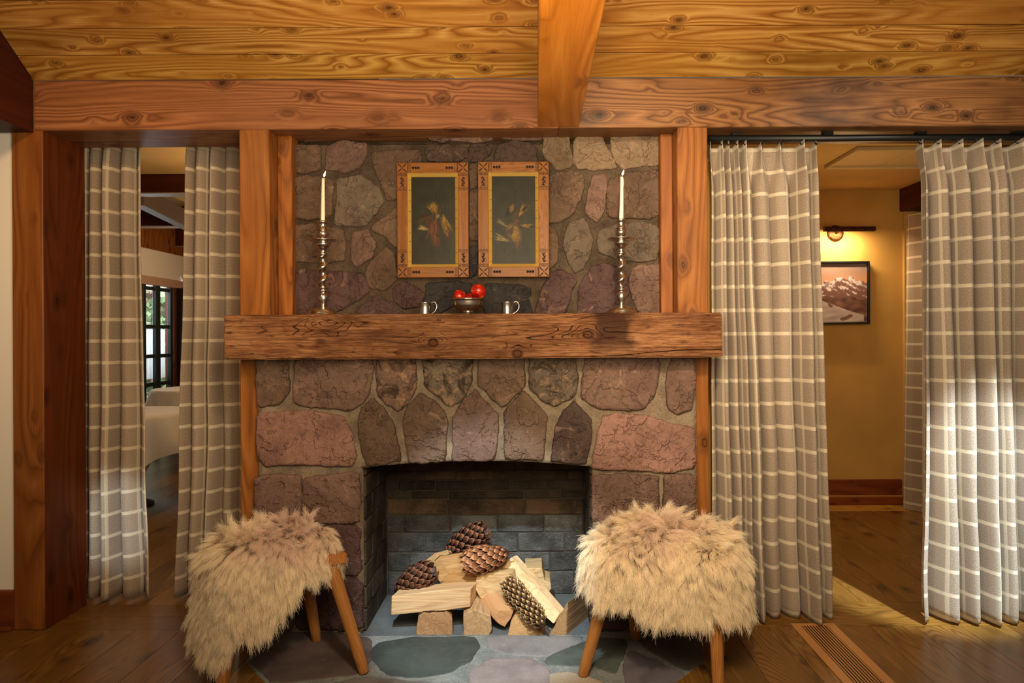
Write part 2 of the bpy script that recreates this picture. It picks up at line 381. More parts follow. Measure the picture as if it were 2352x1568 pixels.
trim(.019, .213, -2.3, -.001, SOF+.004, H+1.62, TIEY, 'orange tie beam running from the header towards the room')
# dark wall plate on the left, following the slope of the ceiling
bm = bmesh.new()
pr = [(0, SOF-.01), (-1.5, SOF-.01), (-1.5, TOP+1.5*math.tan(SL)), (0, TOP)]
a = [bm.verts.new((XL-.001, y, z)) for y, z in pr]; b = [bm.verts.new((XL-.45, y, z)) for y, z in pr]
bm.faces.new(a); bm.faces.new(b[::-1])
for i in range(4): bm.faces.new((a[i], b[i], b[(i+1)%4], a[(i+1)%4]))
tag(fromb('trim_wall_plate', bm, DARKY), 'dark red brown timber at the left end of the ceiling', 'timber', kind='structure').name = 'trim_4'
trims[0] = 4
trim(X(28,0), X(99,0), 0, .30, 0, SOF, POSTZ, 'square timber post beside the white wall', tint=(.92,.88,.86))
box_side = trim(X(99,0)+.0005, X(99,0)+.004, .004, .296, 0, SOF, DARKZ, 'thin dark board on the side of the post beside the white wall', .0005)  # thin darker sheet over the side face of the post
trim(X(551,0), X(620,0), 0, .26, 0, SOF, POSTZ, 'square timber post left of the chimney breast')
trim(X(1557,0), X(1627,0), 0, .26, 0, SOF, POSTZ, 'square timber post right of the chimney breast')
trim(X(620,0)+.001, X(672,.1), .10, .26, 0, SOF, POSTZ, 'board scribed to the left edge of the upper stonework', tint=(.98,.9,.8))
trim(X(1519,.1), X(1557,0)-.001, .10, .26, 0, SOF, POSTZ, 'board scribed to the right edge of the upper stonework', tint=(.98,.9,.8))
tag(box('wall_left', -5.2, X(27.5,0), .02, .12, 0, SOF, WHITEW), 'white plastered wall at the left edge', 'wall', kind='structure')
bl = tag(box('baseboard_left', -5.2, X(27.5,0), -.002, .02, .0, .185, SKIRT, None, .003), 'wooden baseboard below the white wall', 'baseboard', kind='structure')
box('quarter_round', -5.2, X(26,0), -.016, -.002, 0, .022, SKIRT, bl, .006, 2)

# ================================================================ fireplace
def chaikin(pts, k=1, q=.2):
    for _ in range(k):
        o = []
        for i, p in enumerate(pts):
            n = pts[(i+1) % len(pts)]; o += [p+(n-p)*q, p+(n-p)*(1-q)]
        pts = o
    return pts
def resample(pts, step):
    out = []
    for i, p in enumerate(pts):
        n = pts[(i+1) % len(pts)]; L = (n-p).length; k = max(1, round(L/step))
        out += [p+(n-p)*(j/k) for j in range(k)]
    return out
def stone(name, poly, nrm, mat, parent, tint, thick=.05, rough=.012, step=.014, seed=0, edge=.011, jit=.006, grow=.005):
    """rough faced slab: poly = world points in a plane, nrm = unit vector out of the wall"""
    so = Vector((seed*3.7, seed*1.3, seed*2.9))
    pp = [Vector(p) for p in poly]; c = sum(pp, Vector())/len(pp)
    pp = [p+(p-c).normalized()*grow for p in pp]
    pts = resample(chaikin(pp, 1, .09), step)
    c = sum(pts, Vector())/len(pts)
    pts = [p+(p-c).normalized()*(noise.noise(p*20+so)*jit*1.3+noise.noise(p*60+so)*jit*.8+noise.noise(p*140+so)*jit*.35) for p in pts]
    bm = bmesh.new(); rings = []
    prof = [(1.0, -thick), (1.0, -edge*1.1), (.985, -edge*.5), (.955, -edge*.12), (.90, 0), (.80, .0), (.67, 0), (.52, 0), (.36, 0), (.19, 0)]
    for r, h in prof:
        row = []
        for p in pts:
            q = c+(p-c)*r
            d = h
            if h > -edge:
                e = min(1, (1-r)/.15)
                v = noise.noise(q*6+so)*1.0+abs(noise.noise(q*11+so*2))*-1.1+noise.noise(q*30+so)*.35
                cell = noise.cell_vector(q*8+so)
                d += rough*(v*.75+.25)*(.35+.65*e)
            row.append(bm.verts.new(q+nrm*d))
        rings.append(row)
    n = len(pts)
    for a, b in zip(rings, rings[1:]):
        for i in range(n): bm.faces.new((a[i], a[(i+1)%n], b[(i+1)%n], b[i]))
    cv = bm.verts.new(c+nrm*(rough*(noise.noise(c*6+so)*.75+.25)))
    for i in range(n): bm.faces.new((rings[-1][i], rings[-1][(i+1)%n], cv))
    o = fromb(name, bm, mat, parent, True)
    if sum((f.normal.dot(nrm)*f.area for f in o.data.polygons)) < 0: o.data.flip_normals()
    o.color = tuple(tint)+(1,); return o
FPX = X(1097, 0)
fire = thing('fireplace', (FPX, 0, 0), 'rough purple brown stone fireplace with an arched opening between two timber posts', 'fireplace')
YU, YL = .155, -.052       # faces of the upper and the lower stonework
NY = Vector((0, -1, 0))
def grid_wall(name, x0, x1, z0, z1, Y, mat, amp, keep=None, step=.02, back=.06):
    bm = bmesh.new(); nx, nz = int((x1-x0)/step)+1, int((z1-z0)/step)+1
    vs = [[None]*(nz+1) for _ in range(nx+1)]
    for i in range(nx+1):
        for j in range(nz+1):
            p = Vector((x0+(x1-x0)*i/nx, Y, z0+(z1-z0)*j/nz))
            p.y += amp*(noise.noise(p*18)+.6*noise.noise(p*50)); vs[i][j] = bm.verts.new(p)
    for i in range(nx):
        for j in range(nz): bm.faces.new((vs[i][j], vs[i+1][j], vs[i+1][j+1], vs[i][j+1]))
    return bm
bm = grid_wall('mortar_bed', X(666, YU), X(1524, YU), H+.0, SOF-.03, YU+.014, MORTU, .004)
# ragged mortar lip under the beam
bbox(bm, X(668, YU), X(1522, YU), YU+.03, YU+.10, .9, SOF-.008)
fromb('mortar_bed', bm, MORTU, fire, True, recalc=False)
# lower mortar: two piers and the arch, with an arched underside
OL, OR, ZS, ZC = X(826, YL), X(1361, YL), Z(1074, YL), Z(1059, YL)
AX = (OL+OR)/2
def archz(x): t = (x-AX)/((OR-OL)/2); return ZC-(ZC-ZS)*t*t
LXa, LXb, ZM = X(589, YL), X(1601, YL), Z(790, YL)
bm = bmesh.new(); yf = YL+.02
def strip(xa, xb, lo, hi, nx, nz):
    g = [[None]*(nz+1) for _ in range(nx+1)]
    for i in range(nx+1):
        x = xa+(xb-xa)*i/nx; a, b = lo(x), hi(x)
        for j in range(nz+1):
            p = Vector((x, yf, a+(b-a)*j/nz)); p.y += .005*(noise.noise(p*18)+.6*noise.noise(p*55)); g[i][j] = bm.verts.new(p)
    for i in range(nx):
        for j in range(nz): bm.faces.new((g[i][j], g[i+1][j], g[i+1][j+1], g[i][j+1]))
    return g
g1 = strip(LXa, OL, lambda x: 0, lambda x: ZM, 20, 70); g2 = strip(OL, OR, archz, lambda x: ZM, 48, 34); g3 = strip(OR, LXb, lambda x: 0, lambda x: ZM, 20, 70)
# returns: outer edges, jambs and the arch soffit go back
def ret(col, dy):
    bk = [bm.verts.new(v.co+Vector((0, dy, 0))) for v in col]
    for i in range(len(col)-1): bm.faces.new((col[i], col[i+1], bk[i+1], bk[i]))
ret(g1[0], .03); ret(g3[-1], .03)
ret([v for v in g1[-1] if v.co.z < ZS+.02], .20); ret([v for v in g3[0] if v.co.z < ZS+.02], .20)
ret([g2[i][0] for i in range(49)], .20)
fromb('mortar_bed', bm, MORTL, fire, True)

def pts(s, org, k): return [(org[0]+float(a)*k, org[1]+float(b)*k) for a, b in (q.split(',') for q in s.split())]
C1 = lambda s: pts(s, (560, 290), 540/1882); C2 = lambda s: pts(s, (1060, 290), 580/2021)
C3 = lambda s: pts(s, (500, 700), 600/1960); C4 = lambda s: pts(s, (1080, 700), 600/1960)
BR, MV, PK, DK, TN, GY, PU = (.150,.092,.062), (.175,.103,.078), (.27,.145,.112), (.085,.055,.045), (.235,.158,.10), (.15,.11,.08), (.10,.056,.052)
CH = (.05,.042,.042)
upper = [
 (C1('385,145 600,150 615,180 612,350 490,378 390,370'), BR), (C1('665,165 800,110 990,130 985,210 930,320 800,370 650,345 655,250'), MV),
 (C1('390,400 560,395 715,425 700,560 690,715 600,735 500,745 385,720'), BR), (C1('735,420 930,385 1010,440 1080,500 1115,600 1060,690 1000,770 900,800 720,790 745,600'), GY),
 (C1('1020,215 1140,190 1400,190 1420,260 1400,420 1240,570 1140,590 1110,480 1040,340'), BR), (C1('405,790 560,780 700,810 790,830 815,960 800,1070 700,1085 520,1085 390,1080 385,930'), BR),
 (C1('865,850 980,825 1015,860 1050,930 1020,1050 900,1120 860,1080 860,960'), MV), (C1('1030,790 1220,650 1330,700 1330,960 1225,970 1120,880 1030,830'), BR),
 (C1('970,1180 1020,1060 1140,960 1200,1020 1228,1180 1220,1230 1120,1320 1010,1290 980,1230'), BR), (C1('390,1130 600,1160 930,1170 980,1240 1000,1320 900,1400 760,1470 560,1510 395,1500'), PU),
 (C1('1190,1300 1280,1250 1380,1290 1440,1350 1400,1440 1290,1460 1200,1400'), PU), (C1('870,1520 950,1430 1060,1350 1170,1400 1310,1520'), PU),
 (C1('1450,170 1600,150 1780,160 1800,240 1700,280 1470,275'), DK), (C1('1440,75 1680,65 1690,90 1600,130 1500,110'), MV),
 (C1('1460,1250 1700,1240 1810,1260 1820,1330 1680,1420 1560,1500 1420,1490 1455,1380'), CH), (C1('1430,620 1700,600 1740,900 1600,1150 1380,1160 1360,880'), BR), (C1('1450,310 1760,300 1780,560 1600,580 1440,560'), BR),
 (C2('0,55 250,60 240,105 120,125 -80,110 -60,70'), MV), (C2('320,60 640,52 635,105 520,108 330,100'), MV), (C2('270,200 300,140 420,108 560,130 605,190 600,285 430,290 260,285'), DK),
 (C2('60,150 180,140 250,160 220,235 150,285 60,285'), DK), (C2('660,60 850,55 860,110 885,250 870,330 760,340 690,270 650,190'), TN), (C2('900,120 940,60 1120,60 1150,150 1230,260 1240,335 1110,345 930,340 895,290'), TN),
 (C2('1200,80 1300,45 1590,50 1600,150 1590,305 1430,320 1290,340 1240,280 1200,180'), TN), (C2('640,400 830,355 960,370 990,430 960,560 900,690 780,775 640,770'), BR),
 (C2('1050,380 1160,390 1170,470 1140,680 1090,770 1000,700 995,640'), MV), (C2('1190,420 1290,370 1580,350 1590,480 1610,560 1590,700 1500,740 1380,730 1180,730 1160,620'), BR),
 (C2('620,810 740,800 775,900 775,1080 705,1140 620,1120'), BR), (C2('830,850 870,770 980,730 1020,790 1050,900 1030,1030 980,1130 910,1175 850,1090 815,940'), GY),
 (C2('1110,830 1250,780 1480,765 1580,810 1595,920 1560,1060 1460,1080 1290,1070 1100,1010 1085,920'), GY), (C2('700,1180 790,1145 880,1190 915,1250 870,1340 830,1510 580,1510 640,1290'), PU),
 (C2('940,1290 1040,1130 1140,1095 1250,1120 1330,1200 1340,1350 1240,1450 1150,1515 930,1510'), PU), (C2('1350,1150 1430,1110 1590,1100 1590,1510 1430,1510 1360,1360'), MV),
 (C2('190,1260 400,1260 560,1290 550,1360 430,1400 420,1510 200,1510 150,1420'), CH), (C2('440,1430 540,1370 570,1510 430,1510'), CH),
 (C2('60,300 130,300 130,470 70,490'), BR), (C2('62,510 250,500 480,520 470,900 240,920 58,900'), BR), (C2('40,970 130,960 120,1180 50,1210'), CH), (C2('180,960 560,950 600,1200 200,1210'), DK)]
for i, (pl, t) in enumerate(upper):
    k = R.uniform(.9, 1.1)
    stone('stone', [P(a, b, YU) for a, b in pl], NY, STONE, fire, [c*k for c in t], .03, .013, .013, i+1)
lower = [
 (C3('285,370 510,370 525,560 520,660 470,740 300,770 290,600'), BR, 0), (C3('580,370 1150,370 1160,480 1130,650 1100,720 1000,790 880,775 640,765 565,720 560,600'), MV, 0),
 (C3('290,820 480,805 680,800 880,825 940,850 1000,990 1030,1140 1000,1215 800,1205 560,1200 350,1215 300,1150 285,960'), PK, 0),
 (C3('280,1290 450,1275 610,1285 615,1500 615,1640 275,1640 275,1400'), MV, 0), (C3('635,1310 800,1280 1055,1265 1065,1400 1050,1640 630,1640'), MV, 0),
 (C3('280,1670 700,1660 700,2030 280,2030'), PU, 0), (C3('725,1660 1060,1660 1070,2030 725,2030'), PU, 0), (C3('280,2060 560,2060 560,2440 280,2440'), PU, 0), (C3('585,2060 1075,2060 1080,2440 585,2440'), PU, 0),
 (C3('1200,370 1480,370 1480,640 1440,720 1350,790 1300,760 1200,690 1190,560'), MV, 1), (C3('1535,370 1910,370 1900,600 1850,690 1750,770 1640,680 1560,610'), GY, 1),
 (C4('60,370 400,370 405,600 340,680 240,775 150,680 60,600'), BR, 0), (C4('445,370 780,370 810,540 790,680 640,765 520,700 445,620'), GY, 1),
 (C3('1070,790 1160,705 1260,800 1310,880 1340,1020 1370,1170 1270,1190 1130,1205 1075,1100 1050,900'), BR, 0), (C3('1390,860 1420,760 1520,665 1610,720 1710,820 1715,960 1700,1170 1560,1185 1440,1190 1410,1040'), BR, 0),
 (C4('-130,860 -50,720 40,640 110,730 200,830 205,960 180,1165 0,1165 -140,1170 -130,1000'), MV, 0), (C4('255,820 340,700 400,650 480,730 580,830 560,1000 545,1165 400,1160 250,1155 265,1000'), BR, 0),
 (C4('650,900 700,800 780,725 850,800 910,870 905,1020 870,1195 740,1185 610,1170 630,1020'), DK, 0), (C4('870,370 1400,370 1420,480 1390,680 1300,790 1100,790 930,770 840,700 845,560'), MV, 0),
 (C4('1530,370 1680,370 1690,560 1670,780 1560,820 1480,760 1470,560'), MV, 0), (C4('1000,830 1150,820 1350,840 1450,880 1540,900 1680,920 1695,1220 1500,1260 1260,1240 1000,1240 915,1220 940,1060 975,930'), PK, 0),
 (C4('920,1285 1150,1275 1410,1285 1420,1450 1415,1640 915,1640'), MV, 0), (C4('1455,1285 1690,1280 1700,1640 1460,1640'), MV, 0),
 (C4('920,1670 1290,1670 1290,2030 920,2030'), PU, 0), (C4('1320,1670 1700,1670 1700,2030 1320,2030'), PU, 0), (C4('915,2060 1180,2060 1180,2440 920,2440'), PU, 0), (C4('1210,2060 1700,2060 1700,2440 1210,2440'), PU, 0)]
for i, (pl, t, sc) in enumerate(lower):
    k = R.uniform(.92, 1.08); w = [P(a, b, YL) for a, b in pl]
    for v in w: v.z = max(v.z, .004)
    stone('stone', w, NY, ARCHST if sc else STONE, fire, [c*k for c in t], .035, .011, .014, i+80)
# firebox of sooty bricks
BX0, BX1, YB, ZF = OL+.012, OR-.012, .45, -.014
fb = tag(box('firebox', BX0-.10, BX1+.10, YB+.075, YB+.12, ZF-.03, 1.1, plain('soot', (16, 13, 11), .95), fire), None)
def brick(x0, x1, y0, y1, z0, z1, tint):
    bm = bmesh.new(); bbox(bm, x0, x1, y0, y1, z0, z1)
    for v in bm.verts: v.co += Vector((R.uniform(-1, 1), R.uniform(-1, 1), R.uniform(-1, 1)))*.002
    bmesh.ops.bevel(bm, geom=bm.edges[:], offset=.004, segments=1, affect='EDGES')
    o = fromb('brick', bm, BRICK, fb); o.color = tint+(1,)
SM = plain('soot_joint', (64, 56, 46), .95)
box('mortar', BX0-.07, BX1+.07, YB+.006, YB+.074, ZF, 1.05, SM, fb)
rows = [1366, 1311, 1267, 1222, 1182, 1145, 1126, 1102, 1079, 1055, 1030, 1005]
for r, (a, b) in enumerate(zip(rows, rows[1:])):
    z0, z1 = Z(a, YB)+.003, Z(b, YB)-.003
    if r == 0: z0 = ZF
    w = .25 if r < 4 else (.42 if r == 4 else .2); x = BX0-(.0, .13, .05, .16, .1, .07, .14, .03, .11, .05, .12)[r]
    while x < BX1:
        xa, xb = max(x, BX0)+.003, min(x+w, BX1)-.003
        hot = r < 4
        t = (.10,.10,.098) if hot else ((.105,.06,.032) if r in (4, 7, 8) else (.065,.042,.026))
        k = R.uniform(.7, 1.25)
        if xb-xa > .02: brick(xa, xb, YB+R.uniform(-.003, .003), YB+.07, z0, z1, tuple(c*k for c in t))
        x += w
for sx in (0, 1):
    for r in range(9):
        z0 = ZF+r*.104; y = .0-(.1 if r % 2 else 0)
        while y < YB:
            ya, yb = max(y, .0)+.003, min(y+.23, YB)-.003
            if yb-ya > .02:
                k = R.uniform(.7, 1.2); t = (.075*k, .052*k, .035*k)
                if sx: brick(BX1, BX1+.07, ya, yb, z0+.003, z0+.101, t)
                else: brick(BX0-.07, BX0, ya, yb, z0+.003, z0+.101, t)
            y += .23
o = box('firebox_side', BX0-.16, BX0-.062, -.005, YB+.09, ZF, 1.05, plain('soot_mortar', (58, 52, 42), .95), fb)
o = box('firebox_side', BX1+.062, BX1+.16, -.005, YB+.09, ZF, 1.05, bpy.data.materials['soot_mortar'], fb)
o = box('firebox_top', BX0-.1, BX1+.1, .05, YB+.1, 1.02, 1.06, bpy.data.materials['soot'], fb)
o = box('firebox_floor', BX0-.1, BX1+.1, -.069, YB+.1, ZF-.06, ZF, FLAG, fb); o.color = (.13,.14,.145,1)

# hearth of irregular flagstones set flush in the floor
yh0 = -.07
hearth = thing('hearth', (FPX, -.5, 0), 'grey green flagstone hearth with pale grout in front of the firebox', 'hearth')
bm = bmesh.new()
for hp in ([(HX0, yh0), (HX0, -.31), (-.75, -.86), (.24, -.86), (HX1, -.34), (HX1, yh0)], [(HX0, 0), (HX0, yh0), (BX0-.02, yh0), (BX0-.02, 0)], [(BX1+.02, 0), (BX1+.02, yh0), (HX1, yh0), (HX1, 0)]):
    up = [bm.verts.new((x, y, -.0035)) for x, y in hp]; dn = [bm.verts.new((x, y, -.05)) for x, y in hp]
    bm.faces.new(up); bm.faces.new(dn[::-1])
    for i in range(len(hp)): j = (i+1) % len(hp); bm.faces.new((up[i], dn[i], dn[j], up[j]))
fromb('grout', bm, HMORT, hearth)
# corner infill of floor boards around the clipped hearth corners
def tri_board(ps):
    bm = bmesh.new(); a = [bm.verts.new((x, y, 0)) for x, y in ps]; b = [bm.verts.new((x, y, -.021)) for x, y in ps]
    bm.faces.new(a); bm.faces.new(b[::-1])
    for i in range(len(ps)): j = (i+1) % len(ps); bm.faces.new((a[i], b[i], b[j], a[j]))
    o = fromb('floor_board', bm, FLOORY, floor); o.color = (.95, .95, .93, 1)
def clip_run(xa, xb, ytop, w=.215):
    x = xa
    while x < xb-.01:
        x2 = min(x+w, xb); tri_board([(x+.001, -1.199), (x2-.001, -1.199), (x2-.001, ytop(x2)-.002), (x+.001, ytop(x)-.002)]); x = x2
clip_run(HX0, -.75, lambda x: -.31+(x-HX0)/(-.75-HX0)*(-.55)); clip_run(-.75, .24, lambda x: -.86); clip_run(.24, HX1, lambda x: -.86+(x-.24)/(HX1-.24)*.52)
C6 = lambda s: pts(s, (400, 1130), 500/1790); C7 = lambda s: pts(s, (1260, 1120), 520/1820)
C0 = lambda s: pts(s, (0, 0), 1)
flags = [(C0('850,1500 868,1476 950,1463 1086,1461 1098,1482 1076,1515 1030,1541 960,1553 890,1545'), (.055,.066,.062)), (C0('1120,1462 1332,1460 1332,1478 1240,1505 1180,1500 1130,1490'), (.19,.18,.18)),
 (C0('1085,1540 1130,1512 1220,1512 1258,1540 1266,1600 1080,1612'), (.24,.205,.20)), (C7('30,1340 260,1250 420,1205 600,1212 620,1270 535,1490 350,1420 0,1415 -20,1390'), (.075,.088,.078)),
 (C7('665,1300 1085,1490 1010,1590 640,1620 615,1420'), (.12,.105,.12)), (C7('735,1205 1190,1185 1250,1400 1110,1465 790,1290'), (.085,.07,.06)),
 (C6('620,1370 1100,1180 1590,1190 1640,1350 1500,1490 830,1560'), (.095,.07,.065)), (C0('700,1580 830,1555 985,1566 1060,1600 1040,1650 760,1660'), (.15,.14,.135)),
 (C7('10,1500 170,1480 420,1550 430,1660 0,1680'), (.33,.28,.21)), (C0('1275,1580 1400,1590 1500,1620 1480,1680 1290,1700'), (.12,.12,.12)), (C0('570,1490 640,1452 760,1450 800,1456 600,1512'), (.09,.07,.06))]
for i, (pl, t) in enumerate(flags):
    stone('flagstone', [G(a, b) for a, b in pl], Vector((0, 0, 1)), FLAG, hearth, [c*1.2 for c in t], .012, .0018, .016, i+150, .003, .006, .012)

# mantel: hewn beam notched around the posts
mantel = thing('mantel_beam', (FPX, -.17, Z(822, -.17)), 'thick hewn timber mantel beam with cracks and knots across the stone fireplace', 'mantel')
mz0, mz1, my = Z(823.5, -.17, 1100), Z(719.5, -.17, 1100), -.17
mx0, mx1 = X(513, my, 770), X(1660, my, 770)
bm = bmesh.new(); bbox(bm, mx0, mx1, my, -.001, mz0, mz1)
bmesh.ops.subdivide_edges(bm, edges=[e for e in bm.edges if abs(e.verts[0].co.x-e.verts[1].co.x) > .5], cuts=90)
bmesh.ops.subdivide_edges(bm, edges=[e for e in bm.edges if abs(e.verts[0].co.z-e.verts[1].co.z) > .1], cuts=9)
bmesh.ops.bevel(bm, geom=[e for e in bm.edges if len(e.link_faces) == 2 and e.calc_face_angle() > 1], offset=.007, segments=2, affect='EDGES')
for v in bm.verts:
    p = v.co
    a = noise.noise(Vector((p.x*3, p.y*5, p.z*9)))*.006+noise.noise(Vector((p.x*14, p.y*20, p.z*26)))*.0028
    if p.y < my+.02: p.y += a*.8
    if p.z > mz1-.02: p.z += a*.55-.001
    if p.z < mz0+.02: p.z += a*.7
    if p.x < mx0+.02 or p.x > mx1-.02: p.x += a
bbox(bm, X(620, 0)+.004, X(1557, 0)-.004, -.012, .098, mz0+.01, mz1-.012)
fromb('beam', bm, MANTEL, mantel, True)
try:
    for p in mantel.children[0].data.polygons: p.use_smooth = True
    mantel.children[0].data.set_sharp_from_angle(angle=.7)
except Exception: pass
MT = mz1-.012

# ================================================================ things on the mantel
FLAME = glow('candle_flame', (1, .62, .22, 1), 14)
def candlestick(cx, cy, label, candle_label, lean, drips):
    k = .000575; t = thing('candlestick', (cx, cy, MT), label, 'candlestick', 'candlesticks on the mantel')
    def part(name, prof, off=None, n=40):
        bm = bmesh.new(); lathe(bm, [(r*k, (1490-y)*k) for r, y in prof], (cx, cy, MT), n, off=off); return fromb(name, bm, PEWTER, t, True)
    part('base', [(0, 1490), (132, 1490), (135, 1484), (134, 1476), (126, 1470), (117, 1466), (113, 1452), (102, 1432), (84, 1420), (66, 1413), (44, 1406), (30, 1398), (0, 1398)])
    part('baluster', [(0, 1399), (27, 1399), (25, 1385), (31, 1366), (40, 1346), (41, 1325), (37, 1308), (27, 1296), (26, 1288), (34, 1282), (34, 1274), (27, 1268), (27, 1262), (34, 1256), (34, 1250), (26, 1244), (0, 1244)])
    tw = [(27+3*math.sin(PI*i/60), 1246-i*(1246-1002)/60) for i in range(61)]
    part('twisted_stem', [(0, 1247)]+tw+[(0, 1001)], lambda h: (11*k*math.cos(h/k/244*2*PI*2.3), 11*k*math.sin(h/k/244*2*PI*2.3)), 28)
    part('knop', [(0, 1006), (24, 1006), (28, 998), (38, 992), (42, 985), (38, 978), (26, 972), (24, 962), (27, 950), (33, 942), (36, 936), (44, 930), (54, 918), (59, 905), (59, 893), (0, 893)])
    part('drip_pan', [(0, 893), (64, 893), (80, 886), (104, 880), (111, 874), (112, 868), (106, 868), (90, 874), (40, 880), (26, 872), (24, 858), (0, 858)])
    part('socket', [(0, 860), (24, 860), (30, 848), (42, 834), (45, 820), (43, 806), (34, 800), (36, 794), (45, 792), (45, 786), (32, 780), (31, 742), (36, 736), (43, 730), (44, 722), (40, 716), (27, 714), (0, 714)])
    c = thing('candle', (cx, cy, MT+(1490-716)*k), candle_label, 'candle', 'candles in the candlesticks')
    z0 = MT+(1490-716)*k-.012; L = .208
    top = Vector((cx+lean[0], cy, z0+L))
    bm = bmesh.new(); n = 14
    tube(bm, [Vector((cx, cy, z0)).lerp(top, i/n)+Vector((math.sin(i/n*PI)*lean[1], 0, 0)) for i in range(n+1)], [.0102-.0036*i/n for i in range(n+1)], 20)
    for (a, w, l0, l1) in drips:
        q = [Vector((cx, cy, z0)).lerp(top, s)+Vector((math.cos(a), math.sin(a), 0))*(.0098-.0036*s) for s in np.linspace(l1, l0, 7)]
        tube(bm, q, [w*(.35+.65*math.sin(PI*min(1, (i+.5)/6))) for i in range(7)], 8)
    fromb('wax', bm, WAX, c, True)
    bm = bmesh.new(); tube(bm, [top-Vector((0, 0, .002)), top+Vector((.001, 0, .006)), top+Vector((.003, 0, .011))], .0009, 6); fromb('wick', bm, BLACK, c)
    bm = bmesh.new(); ax = Vector((.32, 0, 1)).normalized()
    lathe(bm, [(0, 0), (.0034, .004), (.0046, .009), (.0038, .015), (.002, .022), (0, .030)], top+Vector((.002, 0, .006)), 14, ax)
    fromb('flame', bm, FLAME, c, True)
    return t
CY = -.055
candlestick(X(742, CY, 600), CY, 'tall silver candlestick with a barley twist stem at the mantel end near the darker curtains', 'lit ivory taper candle, smooth sided, in the candlestick near the darker curtains', (.003, 0), [])
candlestick(X(1427, CY, 600), CY, 'tall silver twisted candlestick standing over the dark stain on the mantel', 'lit ivory taper candle with wax drips, in the candlestick over the dark stain', (.004, .0015), [(0., .0035, .72, .98), (.4, .0028, .82, .99), (-.5, .003, .78, .97)])
# mugs, bowl, fruit
def mug(px, label):
    cy = -.075; cx = X(px, cy, 700); k = .00203; t = thing('mug', (cx, cy, MT), label, 'cup', 'small pewter cups on the mantel')
    bm = bmesh.new(); h = .0665; r = .0265
    lathe(bm, [(0, 0), (r*.97, 0), (r*1.0, .003), (r*.97, .006), (r*.98, h*.5), (r*1.02, h-.003), (r*1.06, h-.001), (r*1.03, h), (r*.96, h-.002), (r*.93, h*.5), (r*.9, .006), (0, .005)], (cx, cy, MT), 40)
    fromb('body', bm, PEWTER, t, True)
    bm = bmesh.new(); p = [(.95, .014), (1.25, .016), (1.75, .026), (2.05, .042), (2.02, .056), (1.75, .067), (1.4, .069), (1.15, .064), (1.1, .058)]
    P2 = []
    for i in range(len(p)-1):
        for s in (0, .5): P2.append(Vector(p[i]).lerp(Vector(p[i+1]), s))
    tube(bm, [(cx+a[0]*r, cy, MT+a[1]) for a in P2], .0021, 8); fromb('handle', bm, PEWTER, t, True)
mug(976, 'small pewter cup with loop handle below the picture of brown game birds')
mug(1165, 'small pewter cup with loop handle just right of the fruit bowl')
bx, by = X(1075, -.07, 690), -.07
bowl = thing('fruit_bowl', (bx, by, MT), 'footed pewter bowl holding red fruit at the middle of the mantel', 'bowl')
bm = bmesh.new(); lathe(bm, [(0, 0), (.041, 0), (.043, .003), (.042, .008), (.036, .011), (.03, .014), (.026, .019), (.026, .022), (0, .022)], (bx, by, MT), 48); fromb('foot', bm, PEWTER, bowl, True)
bm = bmesh.new(); lathe(bm, [(0, .021), (.03, .022), (.05, .029), (.064, .041), (.0715, .056), (.072, .070), (.074, .076), (.078, .079), (.078, .083), (.074, .084), (.069, .080), (.068, .058), (.058, .042), (.04, .031), (0, .027)], (bx, by, MT), 64); fromb('basin', bm, PEWTER, bowl, True)
def fruit_mat():
    m = M('nectarine_skin', .25); co = m.roff(m.obj()); a = m.noise(co, 22., 3., .6); b = m.noise(co, 160., 2.)
    col = m.ramp(a, [(.36, lin((128, 10, 10))), (.54, lin((190, 26, 14))), (.68, lin((226, 120, 40)))])
    return m.out(m.mix(m.mapr(b, .6, .75, 0., .35), col, lin((236, 170, 80))))
FRUIT = fruit_mat()
def fruit(x, y, z, r, label, rot):
    bm = bmesh.new(); prof = []
    for i in range(23):
        a = PI*i/22; rr = math.sin(a); zz = -math.cos(a)
        d = .22*math.exp(-((i-22)/3.4)**2)+.10*math.exp(-(i/2.6)**2); prof.append((r*rr*1.03, r*(zz-(d if i > 11 else -d))*.95))
    lathe(bm, prof, (0, 0, 0), 32)
    for v in bm.verts: v.co *= 1-.05*math.exp(-(math.atan2(v.co.y, v.co.x)/.22)**2)
    t = thing('nectarine', (x, y, z), label, 'fruit', 'fruit in the pewter bowl')
    q = Matrix.Rotation(rot[0], 4, 'X') @ Matrix.Rotation(rot[1], 4, 'Y'); bm.transform(Matrix.Translation((x, y, z)) @ q)
    fromb('skin', bm, FRUIT, t, True)
    bm = bmesh.new(); a = q @ Vector((0, 0, r*.74)); b = q @ Vector((r*.12, 0, r*1.06)); tube(bm, [Vector((x, y, z))+a, Vector((x, y, z))+b], [.0022, .0016], 6); fromb('stem', bm, plain('fruit_stem', (70, 46, 24), .8), t)
fruit(X(1056, -.07), -.062, MT+.097, .0285, 'red nectarine lower in the pewter bowl, toward the left picture', (.5, .5))
fruit(X(1100, -.07), -.08, MT+.1155, .0345, 'red nectarine resting highest on the rim side of the pewter bowl', (-.7, .3))
fruit(X(1082, -.05), -.035, MT+.087, .026, 'nectarine mostly hidden behind the two taller ones in the bowl', (.2, .9))
fruit(X(1078, -.1), -.105, MT+.066, .026, 'nectarine sunk low in the bowl below the rim in front', (.9, .2))

